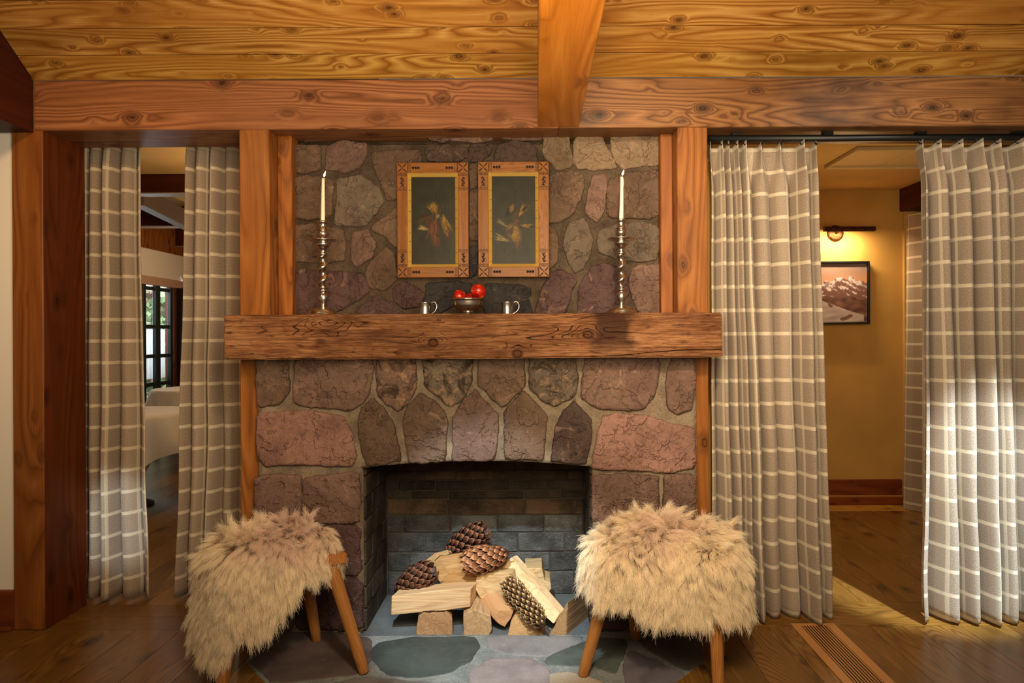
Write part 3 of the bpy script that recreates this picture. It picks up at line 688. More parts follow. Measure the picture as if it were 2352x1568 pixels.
# ================================================================ pictures
def ell(x, y, cx, cy, a, b, ang, soft=.15):
    c, s = math.cos(ang), math.sin(ang); dx, dy = x-cx, y-cy; u, v = (dx*c+dy*s)/a, (-dx*s+dy*c)/b
    return max(0., min(1., (1-math.sqrt(u*u+v*v))/soft))
def painting(name, x0, x1, z0, z1, Y, nx, nz, fn, rough, parent):
    vs, fs, cs = [], [], []
    for j in range(nz+1):
        for i in range(nx+1):
            u, v = i/nx, j/nz; vs.append((x0+(x1-x0)*u, Y, z0+(z1-z0)*v)); cs += list(lin(fn(u, 1-v)))
    for j in range(nz):
        for i in range(nx): a = j*(nx+1)+i; fs.append((a, a+1, a+nx+2, a+nx+1))
    m = M(name+'_paint', rough, spec=.12); at = m.n('Attribute', attribute_name='paint').outputs['Color']
    g = m.noise(m.obj(), 220., 3.); mm = m.out(at, g, .12, .002)
    o = mk(name, vs, fs, mm, parent)
    ca = o.data.color_attributes.new('paint', 'FLOAT_COLOR', 'POINT'); ca.data.foreach_set('color', cs)
    bm = bmesh.new(); bbox(bm, x0, x1, Y+.001, Y+.006, z0, z1); fromb('backing_board', bm, plain('backing', (60, 44, 28), .9), parent)
    return o
def bl(c, d, k): return tuple(a+(b-a)*k for a, b in zip(c, d))
def birds(shapes, strings):
    def fn(u, v):
        n = noise.noise(Vector((u*6, v*10, 1)))*6
        c = bl((40+n, 37+n, 25+n), (50+n, 45+n, 32+n), v)
        for (a, b, c0, d, w) in strings:
            t = max(0, min(1, ((u-a)*(c0-a)+(v-b)*(d-b))/max(1e-6, (c0-a)**2+(d-b)**2)))
            dd = math.hypot(u-a-(c0-a)*t, (v-b-(d-b)*t)*1.9)
            if dd < w: c = bl(c, (34, 26, 16), .6)
        for (cx, cy, a, b, ang, c1, c2) in shapes:
            # lengths are in canvas widths; v runs over 1.9 widths
            k = ell(u+.012*noise.noise(Vector((u*30, v*50, 7))), v*1.95+.012*noise.noise(Vector((u*30, v*50, 8))), cx, cy*1.95, a, b, ang, .5)
            if k > 0:
                ca, sa = math.cos(ang), math.sin(ang); lu, lv = (u-cx)*ca+(v*1.95-cy*1.95)*sa, -(u-cx)*sa+(v*1.95-cy*1.95)*ca
                if a > b: lu, lv = lv, lu
                h = .5+.5*noise.noise(Vector((lu*62, lv*16, cx*9)))+.2*noise.noise(Vector((u*30, v*50, 2)))
                s = max(0, min(1, .5+((u-cx)*-.6+(cy*1.95-v*1.95)*.8)/max(a, b)*.5))
                c1, c2 = [tuple(x*q_ for x in cc) for q_, cc in ((.62, c1), (.88, c2))]
                c = bl(c, bl(c1, c2, max(0, min(1, s*.55+h*.9-.35))), k*.92)
        return c
    return fn
A1c, B1c = ((96, 60, 30), (176, 128, 48)), ((60, 34, 24), (120, 72, 44))
def fan(cx, cy, ang, spread, ln, wd, n, c1, c2, sd):
    q = random.Random(sd); o = []
    for i in range(n):
        a = ang+spread*(i/(n-1)-.5)+q.uniform(-.06, .06); L = ln*q.uniform(.75, 1.1); k = q.uniform(.7, 1.25)
        o.append((cx+math.cos(a)*L/2, cy+math.sin(a)*L/2/1.95, L*.58, wd*q.uniform(.7, 1.2), a, tuple(x*k for x in c1), tuple(min(255, x*k) for x in c2)))
    return o
OCH, RUS, UMB, PAL, BLK = ((110, 76, 26), (206, 154, 58)), ((84, 46, 30), (150, 92, 56)), ((58, 38, 26), (112, 74, 44)), ((126, 104, 60), (206, 178, 112)), ((20, 18, 16), (52, 44, 32))
left_birds = birds(fan(.50, .42, 2.55, 1.0, .40, .035, 8, *UMB, 1)+fan(.40, .60, 3.35, .5, .26, .030, 6, *PAL, 2)+[(.46, .53, .20, .15, 1.0, *UMB), (.52, .62, .13, .24, -.25, *RUS), (.57, .74, .11, .16, -.15, *RUS)]
 +fan(.56, .48, 1.75, .55, .52, .030, 8, *RUS, 3)+[(.76, .56, .09, .26, -.28, *OCH), (.80, .64, .06, .18, -.2, *RUS)]+fan(.72, .44, 1.25, .4, .52, .026, 7, *OCH, 4)
 +[(.54, .36, .10, .18, -.45, *OCH), (.60, .45, .06, .07, .3, *PAL)]+fan(.56, .44, -2.1, .5, .30, .022, 6, *OCH, 5)+fan(.60, .44, -1.3, .5, .28, .018, 5, *UMB, 6)+[(.59, .85, .04, .05, 0, *UMB)],
 [(.62, .14, .66, .36, .012), (.66, .36, .55, .2, .010), (.56, .17, .60, .36, .010)])
right_birds = birds(fan(.42, .74, 3.5, .45, .36, .024, 7, *PAL, 11)+fan(.38, .58, -2.55, .3, .32, .020, 5, *PAL, 12)+[(.50, .64, .19, .24, -.5, *OCH), (.56, .70, .13, .18, -.45, *OCH), (.60, .79, .07, .10, -.3, *RUS), (.615, .845, .025, .06, -.15, *UMB)]
 +fan(.46, .30, 1.7, .5, .36, .030, 7, *BLK, 13)+[(.46, .37, .07, .13, .25, *OCH), (.56, .47, .12, .15, -.2, *UMB), (.57, .53, .09, .10, 0., *RUS)]
 +fan(.62, .46, -.95, .5, .32, .026, 6, *OCH, 14)+fan(.70, .40, -.9, .4, .16, .028, 4, *BLK, 15)+fan(.68, .56, .15, .35, .30, .026, 6, *OCH, 16)+fan(.84, .575, .1, .3, .14, .022, 4, *BLK, 17)+fan(.50, .57, 2.2, .6, .26, .022, 6, *UMB, 18)
 +[(.28, .84, .045, .035, .2, (36, 32, 22), (46, 40, 28)), (.38, .89, .025, .025, 0, (36, 32, 22), (46, 40, 28))],
 [(.54, .16, .54, .34, .012), (.38, .12, .62, .18, .010), (.45, .11, .53, .18, .010)])
CARVE = plain('carved_line', (38, 16, 8), .8)
GILT = M('gilt', .36, .45); GILT = GILT.out(lin((216, 176, 92)))
def picture(x0, x1, z0, z1, fn, label):
    yb, yf = YU-.014, YU-.052; w = .0505
    t = thing('framed_picture', ((x0+x1)/2, yb, z0), label, 'picture', 'pair of game bird pictures')
    for (nm, a, b, c, d, m) in (('top_rail', x0+w, x1-w, z1-w, z1, FRAMEX), ('bottom_rail', x0+w, x1-w, z0, z0+w, FRAMEX), ('side_stile', x0+w*0, x0+w, z0+w*0, z1, FRAMEZ), ('side_stile', x1-w, x1, z0, z1, FRAMEZ)):
        box(nm, a, b, yf, yb, c, d, m, t, .003, 2)
    i0, i1, j0, j1 = x0+w, x1-w, z0+w, z1-w; g = .0155
    vs = [(i0, yf+.004, j0), (i1, yf+.004, j0), (i1, yf+.004, j1), (i0, yf+.004, j1), (i0+g, yf+.02, j0+g), (i1-g, yf+.02, j0+g), (i1-g, yf+.02, j1-g), (i0+g, yf+.02, j1-g)]
    mk('gilt_slip', vs, [(0, 1, 5, 4), (1, 2, 6, 5), (2, 3, 7, 6), (3, 0, 4, 7)], GILT, t)
    bm = bmesh.new()
    for k in range(9):                                   # hairline cracks across the gilding
        for s in (0, 1):
            zz = j0+(j1-j0)*(k+.5)/9+R.uniform(-.01, .01); xx = (i0, i1-g)[s]
            bbox(bm, xx+.001, xx+g-.001, yf+.0095, yf+.0125, zz, zz+.0012)
    fromb('crackle', bm, CARVE, t)['kind'] = 'stuff'
    painting('canvas', i0+g-.002, i1-g+.002, j0+g-.002, j1-g+.002, yf+.021, 90, 170, fn, .35, t)
    bm = bmesh.new()
    def ln(ax, az, bx_, bz, wd):
        wd *= 1.3; d = Vector((bx_-ax, 0, bz-az)); L = d.length; d.normalize(); n = Vector((-d.z, 0, d.x))*wd/2
        q = [Vector((ax, 0, az))-n, Vector((bx_, 0, bz))-n, Vector((bx_, 0, bz))+n, Vector((ax, 0, az))+n]
        f = [bm.verts.new((p.x, yf-.0006, p.z)) for p in q]; b = [bm.verts.new((p.x, yf+.001, p.z)) for p in q]
        bm.faces.new(f)
        for k in range(4): bm.faces.new((f[k], b[k], b[(k+1) % 4], f[(k+1) % 4]))
    for sx in (0, 1):
        for sz in (0, 1):
            fx = lambda a: (x0+a if sx == 0 else x1-a); fz = lambda a: (z0+a if sz == 0 else z1-a)
            for a, b in ((.006, .020), (.045, .031)):   # corner crosses of four tapered cuts
                ln(fx(a), fz(a), fx(b), fz(b), .0034); ln(fx(a), fz(.051-a), fx(b), fz(.051-b), .0034)
            ln(fx(.004), fz(.004), fx(.047), fz(.047), .0012); ln(fx(.004), fz(.047), fx(.047), fz(.004), .0012)
            for q in (.0525, .058, .063):               # bands of dashes across the stile and the rail
                for e in range(7):
                    ln(fx(.003+e*.0066), fz(q), fx(.0075+e*.0066), fz(q), .0023)
            for q in (.122, .128, .134):
                for e in range(7): ln(fx(.003+e*.0066), fz(q), fx(.0075+e*.0066), fz(q), .0020)
            for q in (.0525, .058, .065):
                for e in range(6): ln(fx(q), fz(.004+e*.0075), fx(q), fz(.0095+e*.0075), .0018)
            # leaf sprig on the stile and pair of leaves on the rail
            for e in range(4):
                zc = .072+e*.0115; ln(fx(.025), fz(zc), fx(.025+(.009 if e % 2 else -.009)), fz(zc+.009), .0042); ln(fx(.025), fz(zc), fx(.025), fz(zc+.010), .0020)
                ln(fx(.025), fz(zc+.004), fx(.025+(-.007 if e % 2 else .007)), fz(zc+.011), .0030)
            for e in range(3):
                xc = .073+e*.013; ln(fx(xc), fz(.026), fx(xc+.010), fz(.032), .0044); ln(fx(xc), fz(.026), fx(xc+.010), fz(.020), .0044); ln(fx(xc), fz(.026), fx(xc+.012), fz(.026), .0024)
    fromb('carved_ornament', bm, CARVE, t)['kind'] = 'stuff'
pY = YU-.052
picture(X(912, pY, 500), X(1076, pY, 500), Z(637, pY, 990), Z(373, pY, 990), left_birds, 'carved oak framed picture of a bunch of brown game birds, nearer the smooth candle')
picture(X(1098, pY, 500), X(1261, pY, 500), Z(636, pY, 1180), Z(371, pY, 1180), right_birds, 'carved oak framed picture of a bird with dark yellow wings, nearer the dripping candle')

# ================================================================ curtains
def curtain(name, label, top, bot, Y, ztop, zbot, amp, seed, group, pinch=True, uoff=0., yaw=None, pyt=340, hem=.0):
    """top/bot: pixel x of the fold fronts at the heading and at the hem"""
    rr = random.Random(seed); nk = len(top)-1; per = 26; nv = 56
    tx = [X(p, Y, pyt) for p in top]; bx_ = [X(p, Y, 1400) for p in bot]
    jit = [rr.uniform(.55, 1.5) for _ in range(nk+1)]; vj = [rr.uniform(-.012, .012) for _ in range(nk+1)]
    rows = []
    for j in range(nv+1):
        v = j/nv; z = ztop+(zbot-ztop)*v; row = []
        e = min(1, v/.10); e = e*e*(3-2*e)                     # heading -> open fold
        for k in range(nk):
            for i in range(per+(1 if k == nk-1 else 0)):
                t = i/per
                xa = tx[k]+(bx_[k]-tx[k])*v**1.15; xb = tx[k+1]+(bx_[k+1]-tx[k+1])*v**1.15
                c = .5+.5*math.cos(2*PI*t)
                if pinch: q = (c**5)*(1-e)+(c**1.15)*e; w = -.13*(1-e)+.12*e
                else: q = c**.9; w = .10
                am = amp*(.75+.3*e+.25*v)*(jit[k]*(1-t)+jit[k+1]*t)
                x = xa+(xb-xa)*(t+w*math.sin(2*PI*t))
                y = Y+amp*.45-am*q
                y += .006*noise.noise(Vector((x*7, z*1.6, seed)))*(1+2*v); x += .004*noise.noise(Vector((x*5, z*2.2, seed+9)))*(1+2*v)
                zz = z
                if pinch: zz += (.018*(c**6)-.006)*(1-v)**8 if j == 0 else (.010*(c**4))*(max(0, 1-v*14))
                row.append(Vector((x, y, zz+vj[k]*v*.3)))
        rows.append(row)
    n = len(rows[0]); mid = rows[nv//3]; u = [uoff]
    for a, b in zip(mid, mid[1:]): u.append(u[-1]+math.hypot(b.x-a.x, b.y-a.y))
    vs = [p for r in rows for p in r]; fs = []; uvs = []
    for j in range(nv):
        for i in range(n-1):
            fs.append((j*n+i, (j+1)*n+i, (j+1)*n+i+1, j*n+i+1))
    t = thing(name, (sum(tx)/len(tx), Y, zbot), label, 'curtain', group)
    me = bpy.data.meshes.new('drape'); me.from_pydata([tuple(v) for v in vs], [], fs); me.update()
    ul = me.uv_layers.new(name='UVMap')
    q = np.empty(len(me.loops), dtype=np.int32); me.loops.foreach_get('vertex_index', q)
    uu = np.array(u)[q % n]; vv = np.array([p.z for p in vs])[q] - (ztop-.075)
    ul.data.foreach_set('uv', np.stack([uu, vv], 1).ravel())
    o = link('drape', me, PLAID, t, True)
    so = o.modifiers.new('cloth_thickness', 'SOLIDIFY'); so.thickness = .003; so.offset = 0
    return t, tx, Y-amp*.35
rodY = .10; RZ = SOF-.026
rod = thing('curtain_rod', (2.0, rodY, RZ), 'black metal curtain rod under the header beam holding the pale plaid curtains', 'curtain rod')
bm = bmesh.new(); tube(bm, [(X(1629, rodY), rodY, RZ), (2.85, rodY, RZ)], .0165, 20); fromb('pole', bm, BLACK, rod, True)
for px in (1690, 1900, 2113, 2335):
    x = X(px, rodY, 315); bm = bmesh.new(); bbox(bm, x-.022, x+.022, rodY-.02, rodY+.02, RZ+.012, SOF-.0005); fromb('bracket', bm, BLACK, rod)
def hooks(t, tx, y):
    for x in tx:
        bm = bmesh.new(); tube(bm, [(x, rodY-.004, RZ-.012), (x, rodY-.006, RZ-.024), (x, (y+rodY)/2, RZ-.034), (x, y, RZ-.036)], .0042, 6); fromb('hook', bm, BLACK, t)
zt = Z(331, .1, 1800); zb = .012
c, tx, y = curtain('curtain', 'pale plaid wool curtain beside the stone fireplace, behind the end of the mantel', [1630, 1655, 1671, 1690, 1709, 1749, 1793, 1838, 1872], [1628, 1668, 1700, 1722, 1742, 1778, 1822, 1862, 1903], .10, zt, zb, .088, 3, 'plaid curtains on the black rod', uoff=.02)
hooks(c, tx[1:], y)
c, tx, y = curtain('curtain', 'pale plaid wool curtain at the right edge beside the hallway, brightly lit near its hem', [2110, 2150, 2197, 2240, 2284, 2331, 2377, 2424], [2098, 2170, 2212, 2254, 2297, 2338, 2382, 2430], .10, Z(330, .1, 2230), zb, .095, 5, 'plaid curtains on the black rod', uoff=.075)
hooks(c, tx, y)
zl = Z(330, .40, 300)
curtain('curtain', 'plaid wool curtain beside the dark post, its inner edge flaring at the hem', [190, 222, 258, 296, 331], [186, 226, 262, 302, 356], .40, zl+.1, .02, .07, 11, 'plaid curtains in the dining room doorway', False, .03, pyt=345)
curtain('curtain', 'plaid wool curtain tucked behind the end of the mantel left of the fireplace', [436, 466, 499, 531, 566], [416, 452, 490, 526, 562], .40, zl+.1, .02, .066, 12, 'plaid curtains in the dining room doorway', False, .085, pyt=345)

# ================================================================ hallway on the right
HY = 2.30
tag(box('wall_back', .95, 3.2, HY, HY+.1, 0, 2.6, YELLOW), 'buff hallway wall at the far end', 'wall', kind='structure')
hz = Z(437, HY, 1980)
hc = tag(box('hall_ceiling', .95, 3.2, .30, HY, hz, hz+.08, HCEIL), 'buff painted hallway ceiling', 'ceiling', kind='structure'); hc.name = 'ceiling.001'
xw = X(2068, HY)
tag(box('wall_right', xw+.02, xw+.12, 2.27, HY, 0, hz, YELLOW), 'short return wall at the right of the hallway', 'wall', kind='structure')
tag(box('wall_hall_left', .86, .95, .30, HY+.1, 0, 2.6, YELLOW), 'hallway side wall hidden behind the curtain', 'wall', kind='structure')
tag(box('trim_30', xw-.02, xw+.16, .6, 2.27, Z(490, 2.27), hz, DARKY, None, .004), 'dark red header timber over the side opening of the hallway', 'timber', kind='structure')
bb = tag(box('baseboard_back', .95, xw, HY-.022, HY, .075, Z(1101, HY-.02, 1980), SKIRT, None, .004), 'wide stained baseboard at the end of the hallway', 'baseboard', kind='structure')
box('base_cap', .95, xw, HY-.03, HY, .062, .075, plain('skirting_edge', (176, 120, 60), .5), bb, .002)
box('base_shoe', .95, xw, HY-.045, HY, 0, .062, SKIRT, bb, .006, 2)
# side curtains hanging along the opening
def side_curtain(y0, y1, x, label, seed):
    n, nv = 80, 30; vs = []; u = [0.]
    for j in range(nv+1):
        z = Z(488, 2.0)-.01+(.015-Z(488, 2.0))*j/nv
        for i in range(n+1):
            t = i/n; vs.append(Vector((x-.03*j/nv+.038*math.sin(t*6*PI+seed)*(.6+.4*j/nv), y0+(y1-y0)*t, z)))
    fs = [(j*(n+1)+i, j*(n+1)+i+1, (j+1)*(n+1)+i+1, (j+1)*(n+1)+i) for j in range(nv) for i in range(n)]
    for a, b in zip(vs[:n+1], vs[1:n+1]): u.append(u[-1]+math.hypot(b.x-a.x, b.y-a.y))
    t = thing('curtain', (x, (y0+y1)/2, .015), label, 'curtain')
    me = bpy.data.meshes.new('drape'); me.from_pydata([tuple(v) for v in vs], [], fs); me.update()
    ul = me.uv_layers.new(name='UVMap'); q = np.empty(len(me.loops), dtype=np.int32); me.loops.foreach_get('vertex_index', q)
    ul.data.foreach_set('uv', np.stack([np.array(u)[q % (n+1)], np.array([p.z for p in vs])[q]], 1).ravel())
    link('drape', me, PLAID, t, True)
side_curtain(1.45, 2.24, xw+.0, 'plaid curtain in shadow along the hallway side opening, below the dark red timber', 1)
# attic hatch
ht = thing('ceiling_hatch', (X(2150, 1.2, 360), 1.2, hz), 'pale framed access hatch in the hallway ceiling', 'hatch')
def cp(px, py): # point on the hallway ceiling
    a, b = ray(px, py); d = (hz-.012-H)/b; return Vector((a*d, d-D, hz))
q0, q1 = cp(1893, 384), cp(1968, 340)
hx0, hx1, hy0, hy1 = (q0.x+q1.x)/2, (q0.x+q1.x)/2+1.0, q0.y if q0.y < q1.y else q1.y, max(q0.y, q1.y)
HP = plain('hatch_paint', (196, 168, 120), .7)
for a, b, c_, d_ in ((hx0, hx1, hy0, hy0+.03), (hx0, hx1, hy1-.03, hy1), (hx0, hx0+.03, hy0+.03, hy1-.03), (hx1-.03, hx1, hy0+.03, hy1-.03)): box('hatch_frame', a, b, c_, d_, hz-.028, hz-.0005, HP, ht, .004)
xm = (hx0+hx1)/2-.12
box('panel', hx0+.036, xm-.004, hy0+.036, hy1-.036, hz-.012, hz-.0005, HP, ht, .003); box('panel', xm+.004, hx1-.036, hy0+.036, hy1-.036, hz-.012, hz-.0005, HP, ht, .003)
# mountain painting
def mtn(u, v):
    nz = noise.noise(Vector((u*4, v*5, 3))); 
    ridge = .40-.17*math.exp(-((u-.66)/.10)**2)-.13*math.exp(-((u-.80)/.05)**2)-.10*math.exp(-((u-.93)/.12)**2)-.10*math.exp(-((u-.50)/.05)**2)-.09*math.exp(-((u-.22)/.12)**2)+.035*noise.noise(Vector((u*22, 0, 0)))+.02*noise.noise(Vector((u*50, 4, 0)))
    if v < ridge:
        k = v/.36; c = bl((120, 104, 104), (206, 150, 116), max(0, min(1, k)))
        if k > .75: c = bl(c, (222, 132, 84), min(1, (k-.75)*3))
        return tuple(x+nz*14 for x in c)
    low = .56+.10*(u-.5)+.05*noise.noise(Vector((u*7, 7, 0)))
    if v < low:
        f = noise.noise(Vector((u*16-v*9, v*13, 9)))+.5*noise.noise(Vector((u*36, v*30, 2)))
        snow = max(0, min(1, (f+.42-(v-ridge)*2.4)*2.2))
        return bl((120, 84, 78), bl((176, 164, 174), (214, 196, 196), max(0, min(1, .5+f))), snow)
    glac = .64+.30*u-.05*math.sin(u*5)
    if v > glac-.10 and u < .96:
        f = noise.noise(Vector((u*5+v*6, v*14, 5)))
        c = bl((166, 146, 146), (196, 176, 170), .5+f)
        if noise.noise(Vector((u*7, v*9, 21))) > .30: c = bl(c, (104, 72, 60), .8)
        return c
    f = noise.noise(Vector((u*10, v*12, 17))); return bl((86, 58, 52), (134, 96, 84), .5+f)
px0, px1 = X(1800, HY-.03), X(1997, HY-.03); pz0, pz1 = Z(744, HY-.03, 1935), Z(600, HY-.03, 1935)
mt = thing('mountain_painting', ((px0+px1)/2, HY, pz0), 'landscape painting of snowy mountains in a thin black frame on the hallway wall', 'painting')
for a, b, c_, d_ in ((px0, px1, pz0, pz0+.014), (px0, px1, pz1-.014, pz1), (px0, px0+.014, pz0+.014, pz1-.014), (px1-.014, px1, pz0+.014, pz1-.014)): box('frame_rail', a, b, HY-.045, HY-.001, c_, d_, BLACK, mt, .002)
painting('canvas', px0+.017, px1-.017, pz0+.017, pz1-.017, HY-.03, 230, 170, mtn, .6, mt)
# picture light
pl = thing('picture_light', (X(1918, HY), HY, Z(536, HY)), 'brown metal picture light with round wall plate above the mountain painting', 'lamp')
zc = Z(536, HY, 1918); xc = X(1918, HY, 536)
bm = bmesh.new(); lathe(bm, [(0, 0), (.066, 0), (.066, .008), (.06, .016), (.045, .022), (0, .024)], (xc, HY-.0005, zc), 40, Vector((0, -1, 0))); fromb('wall_plate', bm, BRASS, pl, True)
bm = bmesh.new(); tube(bm, [(xc, HY-.02, zc), (xc, HY-.07, zc+.012), (xc, HY-.12, zc+.018)], .011, 12); fromb('arm', bm, BRASS, pl, True)
yb_ = HY-.14; zbar = zc+.012
xa, xb = X(1893, yb_, 536), X(2009, yb_, 530)
bm = bmesh.new(); n = 20
for s, (ra) in enumerate((.022,)):
    prof = [(math.cos(a), math.sin(a)) for a in np.linspace(-.25*PI, 1.25*PI, n)]
    A = [[bm.verts.new((x, yb_+c*ra*k, zbar+s_*ra*k)) for c, s_ in prof] for x in (xa, xb) for k in (1, .86)]
    for i in range(n-1):
        bm.faces.new((A[0][i], A[0][i+1], A[2][i+1], A[2][i])); bm.faces.new((A[1][i], A[3][i], A[3][i+1], A[1][i+1]))
    for e in (0, 2):
        bm.faces.new(A[e])
    for i in (0, n-1): bm.faces.new((A[0][i], A[2][i], A[3][i], A[1][i]))
fromb('shade', bm, BRASS, pl)
bm = bmesh.new(); tube(bm, [(xa+.01, yb_, zbar-.006), (xb-.008, yb_, zbar-.006)], .007, 10); fromb('bulb', bm, glow('lamp_glow', (1, .62, .28, 1), 6), pl)
l = light('picture_lamp', 'AREA', ((xa+xb)/2-.07, yb_, zbar-.024), ((xa+xb)/2-.07, HY-.02, zbar-.40), 9, (1, .76, .44), .30, size_y=.02)

# ================================================================ dining room on the left
DZ = H+1.40
tag(box('ceiling', -5.2, -.9, .30, 6.2, DZ, DZ+.1, DCEIL), 'buff dining room ceiling', 'ceiling', kind='structure').name = 'ceiling.002'
tag(box('wall_back_left', -4.72, -.6, 6.0, 6.1, 0, DZ, DARKZ), 'dark red panelled wall at the back of the dining room', 'wall', kind='structure')
def dtrim(n, x0, x1, y0, y1, z0, z1, mat, label): tag(box('trim_%d' % n, x0, x1, y0, y1, z0, z1, mat, None, .006), label, 'timber', kind='structure')
for n, (pa, pb, Y) in enumerate(((401, 441, 2.65), (485, 517, 4.1), (540, 564, 5.55))):
    dtrim(10+n, -4.9, -1.0, Y, Y+.14, Z(pb, Y, 380), DZ, DARKX, ('dark red ceiling beam of the dining room, nearest of three', 'dark red ceiling beam of the dining room, second of three', 'dark red ceiling beam of the dining room, farthest of three')[n])
    dtrim(20+n, -4.9, -1.0, Y-.004, Y+.144, Z(pb, Y, 380)-.012, Z(pb, Y, 380)-.0005, plain('beam_soffit_%d' % n, (150, 132, 118), .4), ('pale strip below the nearest dining room beam', 'pale strip below the second dining room beam', 'pale strip below the farthest dining room beam')[n])
# sloping grey brace between the beams
bm = bmesh.new(); a, b = P(318, 450, 2.9), P(446, 516, 4.05)
d = (b-a).normalized(); s = d.cross(Vector((0, 0, 1))).normalized(); w = s.cross(d)
vs = [bm.verts.new(p+s*i*.05+w*j*.085) for p in (a, b) for i, j in ((-1, -1), (1, -1), (1, 1), (-1, 1))]
for f in ((0, 1, 2, 3), (7, 6, 5, 4), (0, 4, 5, 1), (1, 5, 6, 2), (2, 6, 7, 3), (3, 7, 4, 0)): bm.faces.new([vs[i] for i in f])
tag(fromb('trim_14', bm, plain('grey_timber', (120, 104, 92), .5)), 'grey diagonal timber under the dining room ceiling', 'timber', kind='structure')
WXd = -4.62; wall_z1, head0, head1 = H+1.06, Z(652, 4.85, 332), Z(632, 4.85, 332)
tag(box('wall_dining', WXd-.1, WXd, .30, 6.0, head1, wall_z1, WHITEW), 'white band of wall above the dark green french windows', 'wall', kind='structure').name = 'wall_left.001'
dtrim(15, WXd-.1, WXd+.02, .30, 6.0, wall_z1, DZ, POSTZ, 'wooden plate on top of the white dining room wall')
dtrim(16, WXd-.1, WXd+.03, .30, 6.0, head0, head1, plain('pink_trim', (196, 160, 140), .6), 'worn pinkish head trim over the french windows')
# french window of dark green sashes
Gl = bpy.data.materials.new('window_glass'); Gl.use_nodes = True; nt = Gl.node_tree; nt.nodes.clear()
mo = nt.nodes.new('ShaderNodeOutputMaterial'); mx = nt.nodes.new('ShaderNodeMixShader'); tr = nt.nodes.new('ShaderNodeBsdfTransparent'); gs = nt.nodes.new('ShaderNodeBsdfGlossy'); gs.inputs[1].default_value = .02
fr = nt.nodes.new('ShaderNodeFresnel'); fr.inputs[0].default_value = 1.45
mx.inputs[0].default_value = .07; nt.links.new(tr.outputs[0], mx.inputs[1]); nt.links.new(gs.outputs[0], mx.inputs[2]); nt.links.new(mx.outputs[0], mo.inputs[0])
wn = thing('window_1', (WXd, 5.0, 0), 'dark green french window of small panes in the dining room, daylight behind it', 'window', kind='structure')
def yy(px): # y on the window wall for a pixel column
    a, b = ray(px, 750); return WXd/a-D
cols = [yy(300), yy(331), yy(362), yy(393)]
mz = [0.02, .50, .80, 1.16, 1.60, head0-.01]
for k, yv in enumerate(cols):
    wd = .03 if k in (1, 3) else .05; box('stile', WXd-.035, WXd+.01, yv-wd, yv+wd, 0, head0, GREENP, wn, .003)
for zv in (.06, .50, .80, 1.14, 1.50, head0-.04): box('glazing_bar', WXd-.045, WXd-.005, cols[0], cols[-1], zv-.022, zv+.022, GREENP, wn, .002)
box('pane', WXd-.028, WXd-.024, cols[0], cols[-1], .02, head0-.02, Gl, wn)
tag(box('trim_17', WXd-.1, WXd+.02, cols[-1]+.05, 6.0, 0, head0, DARKZ), 'dark timber panel right of the french window', 'timber', kind='structure')
tag(box('trim_18', WXd-.02, WXd+.12, cols[-1]+.10, cols[-1]+.30, 0, head0, plain('black_post', (10, 10, 9), .5)), 'black post beside the french window', 'timber', kind='structure')
# half curtain and garden behind the window
SHEER = M('sheer_curtain', .9); SHEER.b.inputs['Subsurface Weight'].default_value = 0; SHEER.b.inputs['Transmission Weight'].default_value = .0; 
SHEER.out(lin((236, 240, 242))); tl_ = SHEER.n('BsdfTranslucent', {0: lin((236, 240, 242))}); ms_ = SHEER.n('MixShader', {0: .3, 1: SHEER.b.outputs[0], 2: tl_.outputs[0]})
SHEER.t.links.new(ms_.outputs[0], SHEER.t.nodes['Material Output'].inputs[0]); SHEER = SHEER.m
bm = bmesh.new(); n = 120; g = [[bm.verts.new((WXd-.09+.016*math.sin(i*.7+.4*math.sin(i*.23)), cols[0]+(cols[-1]-cols[0])*i/n, z)) for z in (.86, 1.47)] for i in range(n+1)]
for i in range(n): bm.faces.new((g[i][0], g[i+1][0], g[i+1][1], g[i][1]))
tag(fromb('cafe_curtain', bm, SHEER, None, True), 'white cafe curtain across the lower panes of the french window', 'curtain')
def hedge():
    m = M('garden_leaves', .8); co = m.obj(); a = m.noise(co, 9., 4., .7); b = m.noise(co, 5., 3., .6)
    return m.out(m.mix(m.mapr(b, .58, .66), m.ramp(a, [(.3, lin((60, 96, 60))), (.6, lin((170, 200, 150))), (.75, lin((240, 246, 240)))]), lin((226, 120, 130))))
bm = bmesh.new(); rr = random.Random(3)
for _ in range(3200):
    p = Vector((-6.6+rr.uniform(-.3, .3), rr.uniform(6., 11.), rr.uniform(.0, 2.6))); a = Vector((rr.uniform(-1, 1), rr.uniform(-1, 1), rr.uniform(-1, 1))).normalized()*.07; b = a.orthogonal().normalized()*.05
    v = [bm.verts.new(p+q) for q in (a, b, -a, -b)]; bm.faces.new(v)
tag(fromb('hedge', bm, hedge()), 'sunlit leaves and blossom outside the french window', 'foliage', kind='stuff')
light('garden_daylight', 'AREA', (-5.1, 8.3, 2.3), (-6.6, 8.5, 1.6), 75, (.95, 1, 1), 1.5)
light('garden_daylight_curtain', 'AREA', (-5.2, 5.2, 1.3), (-4.7, 5.2, 1.2), 1.2, (.9, .97, 1), .7)

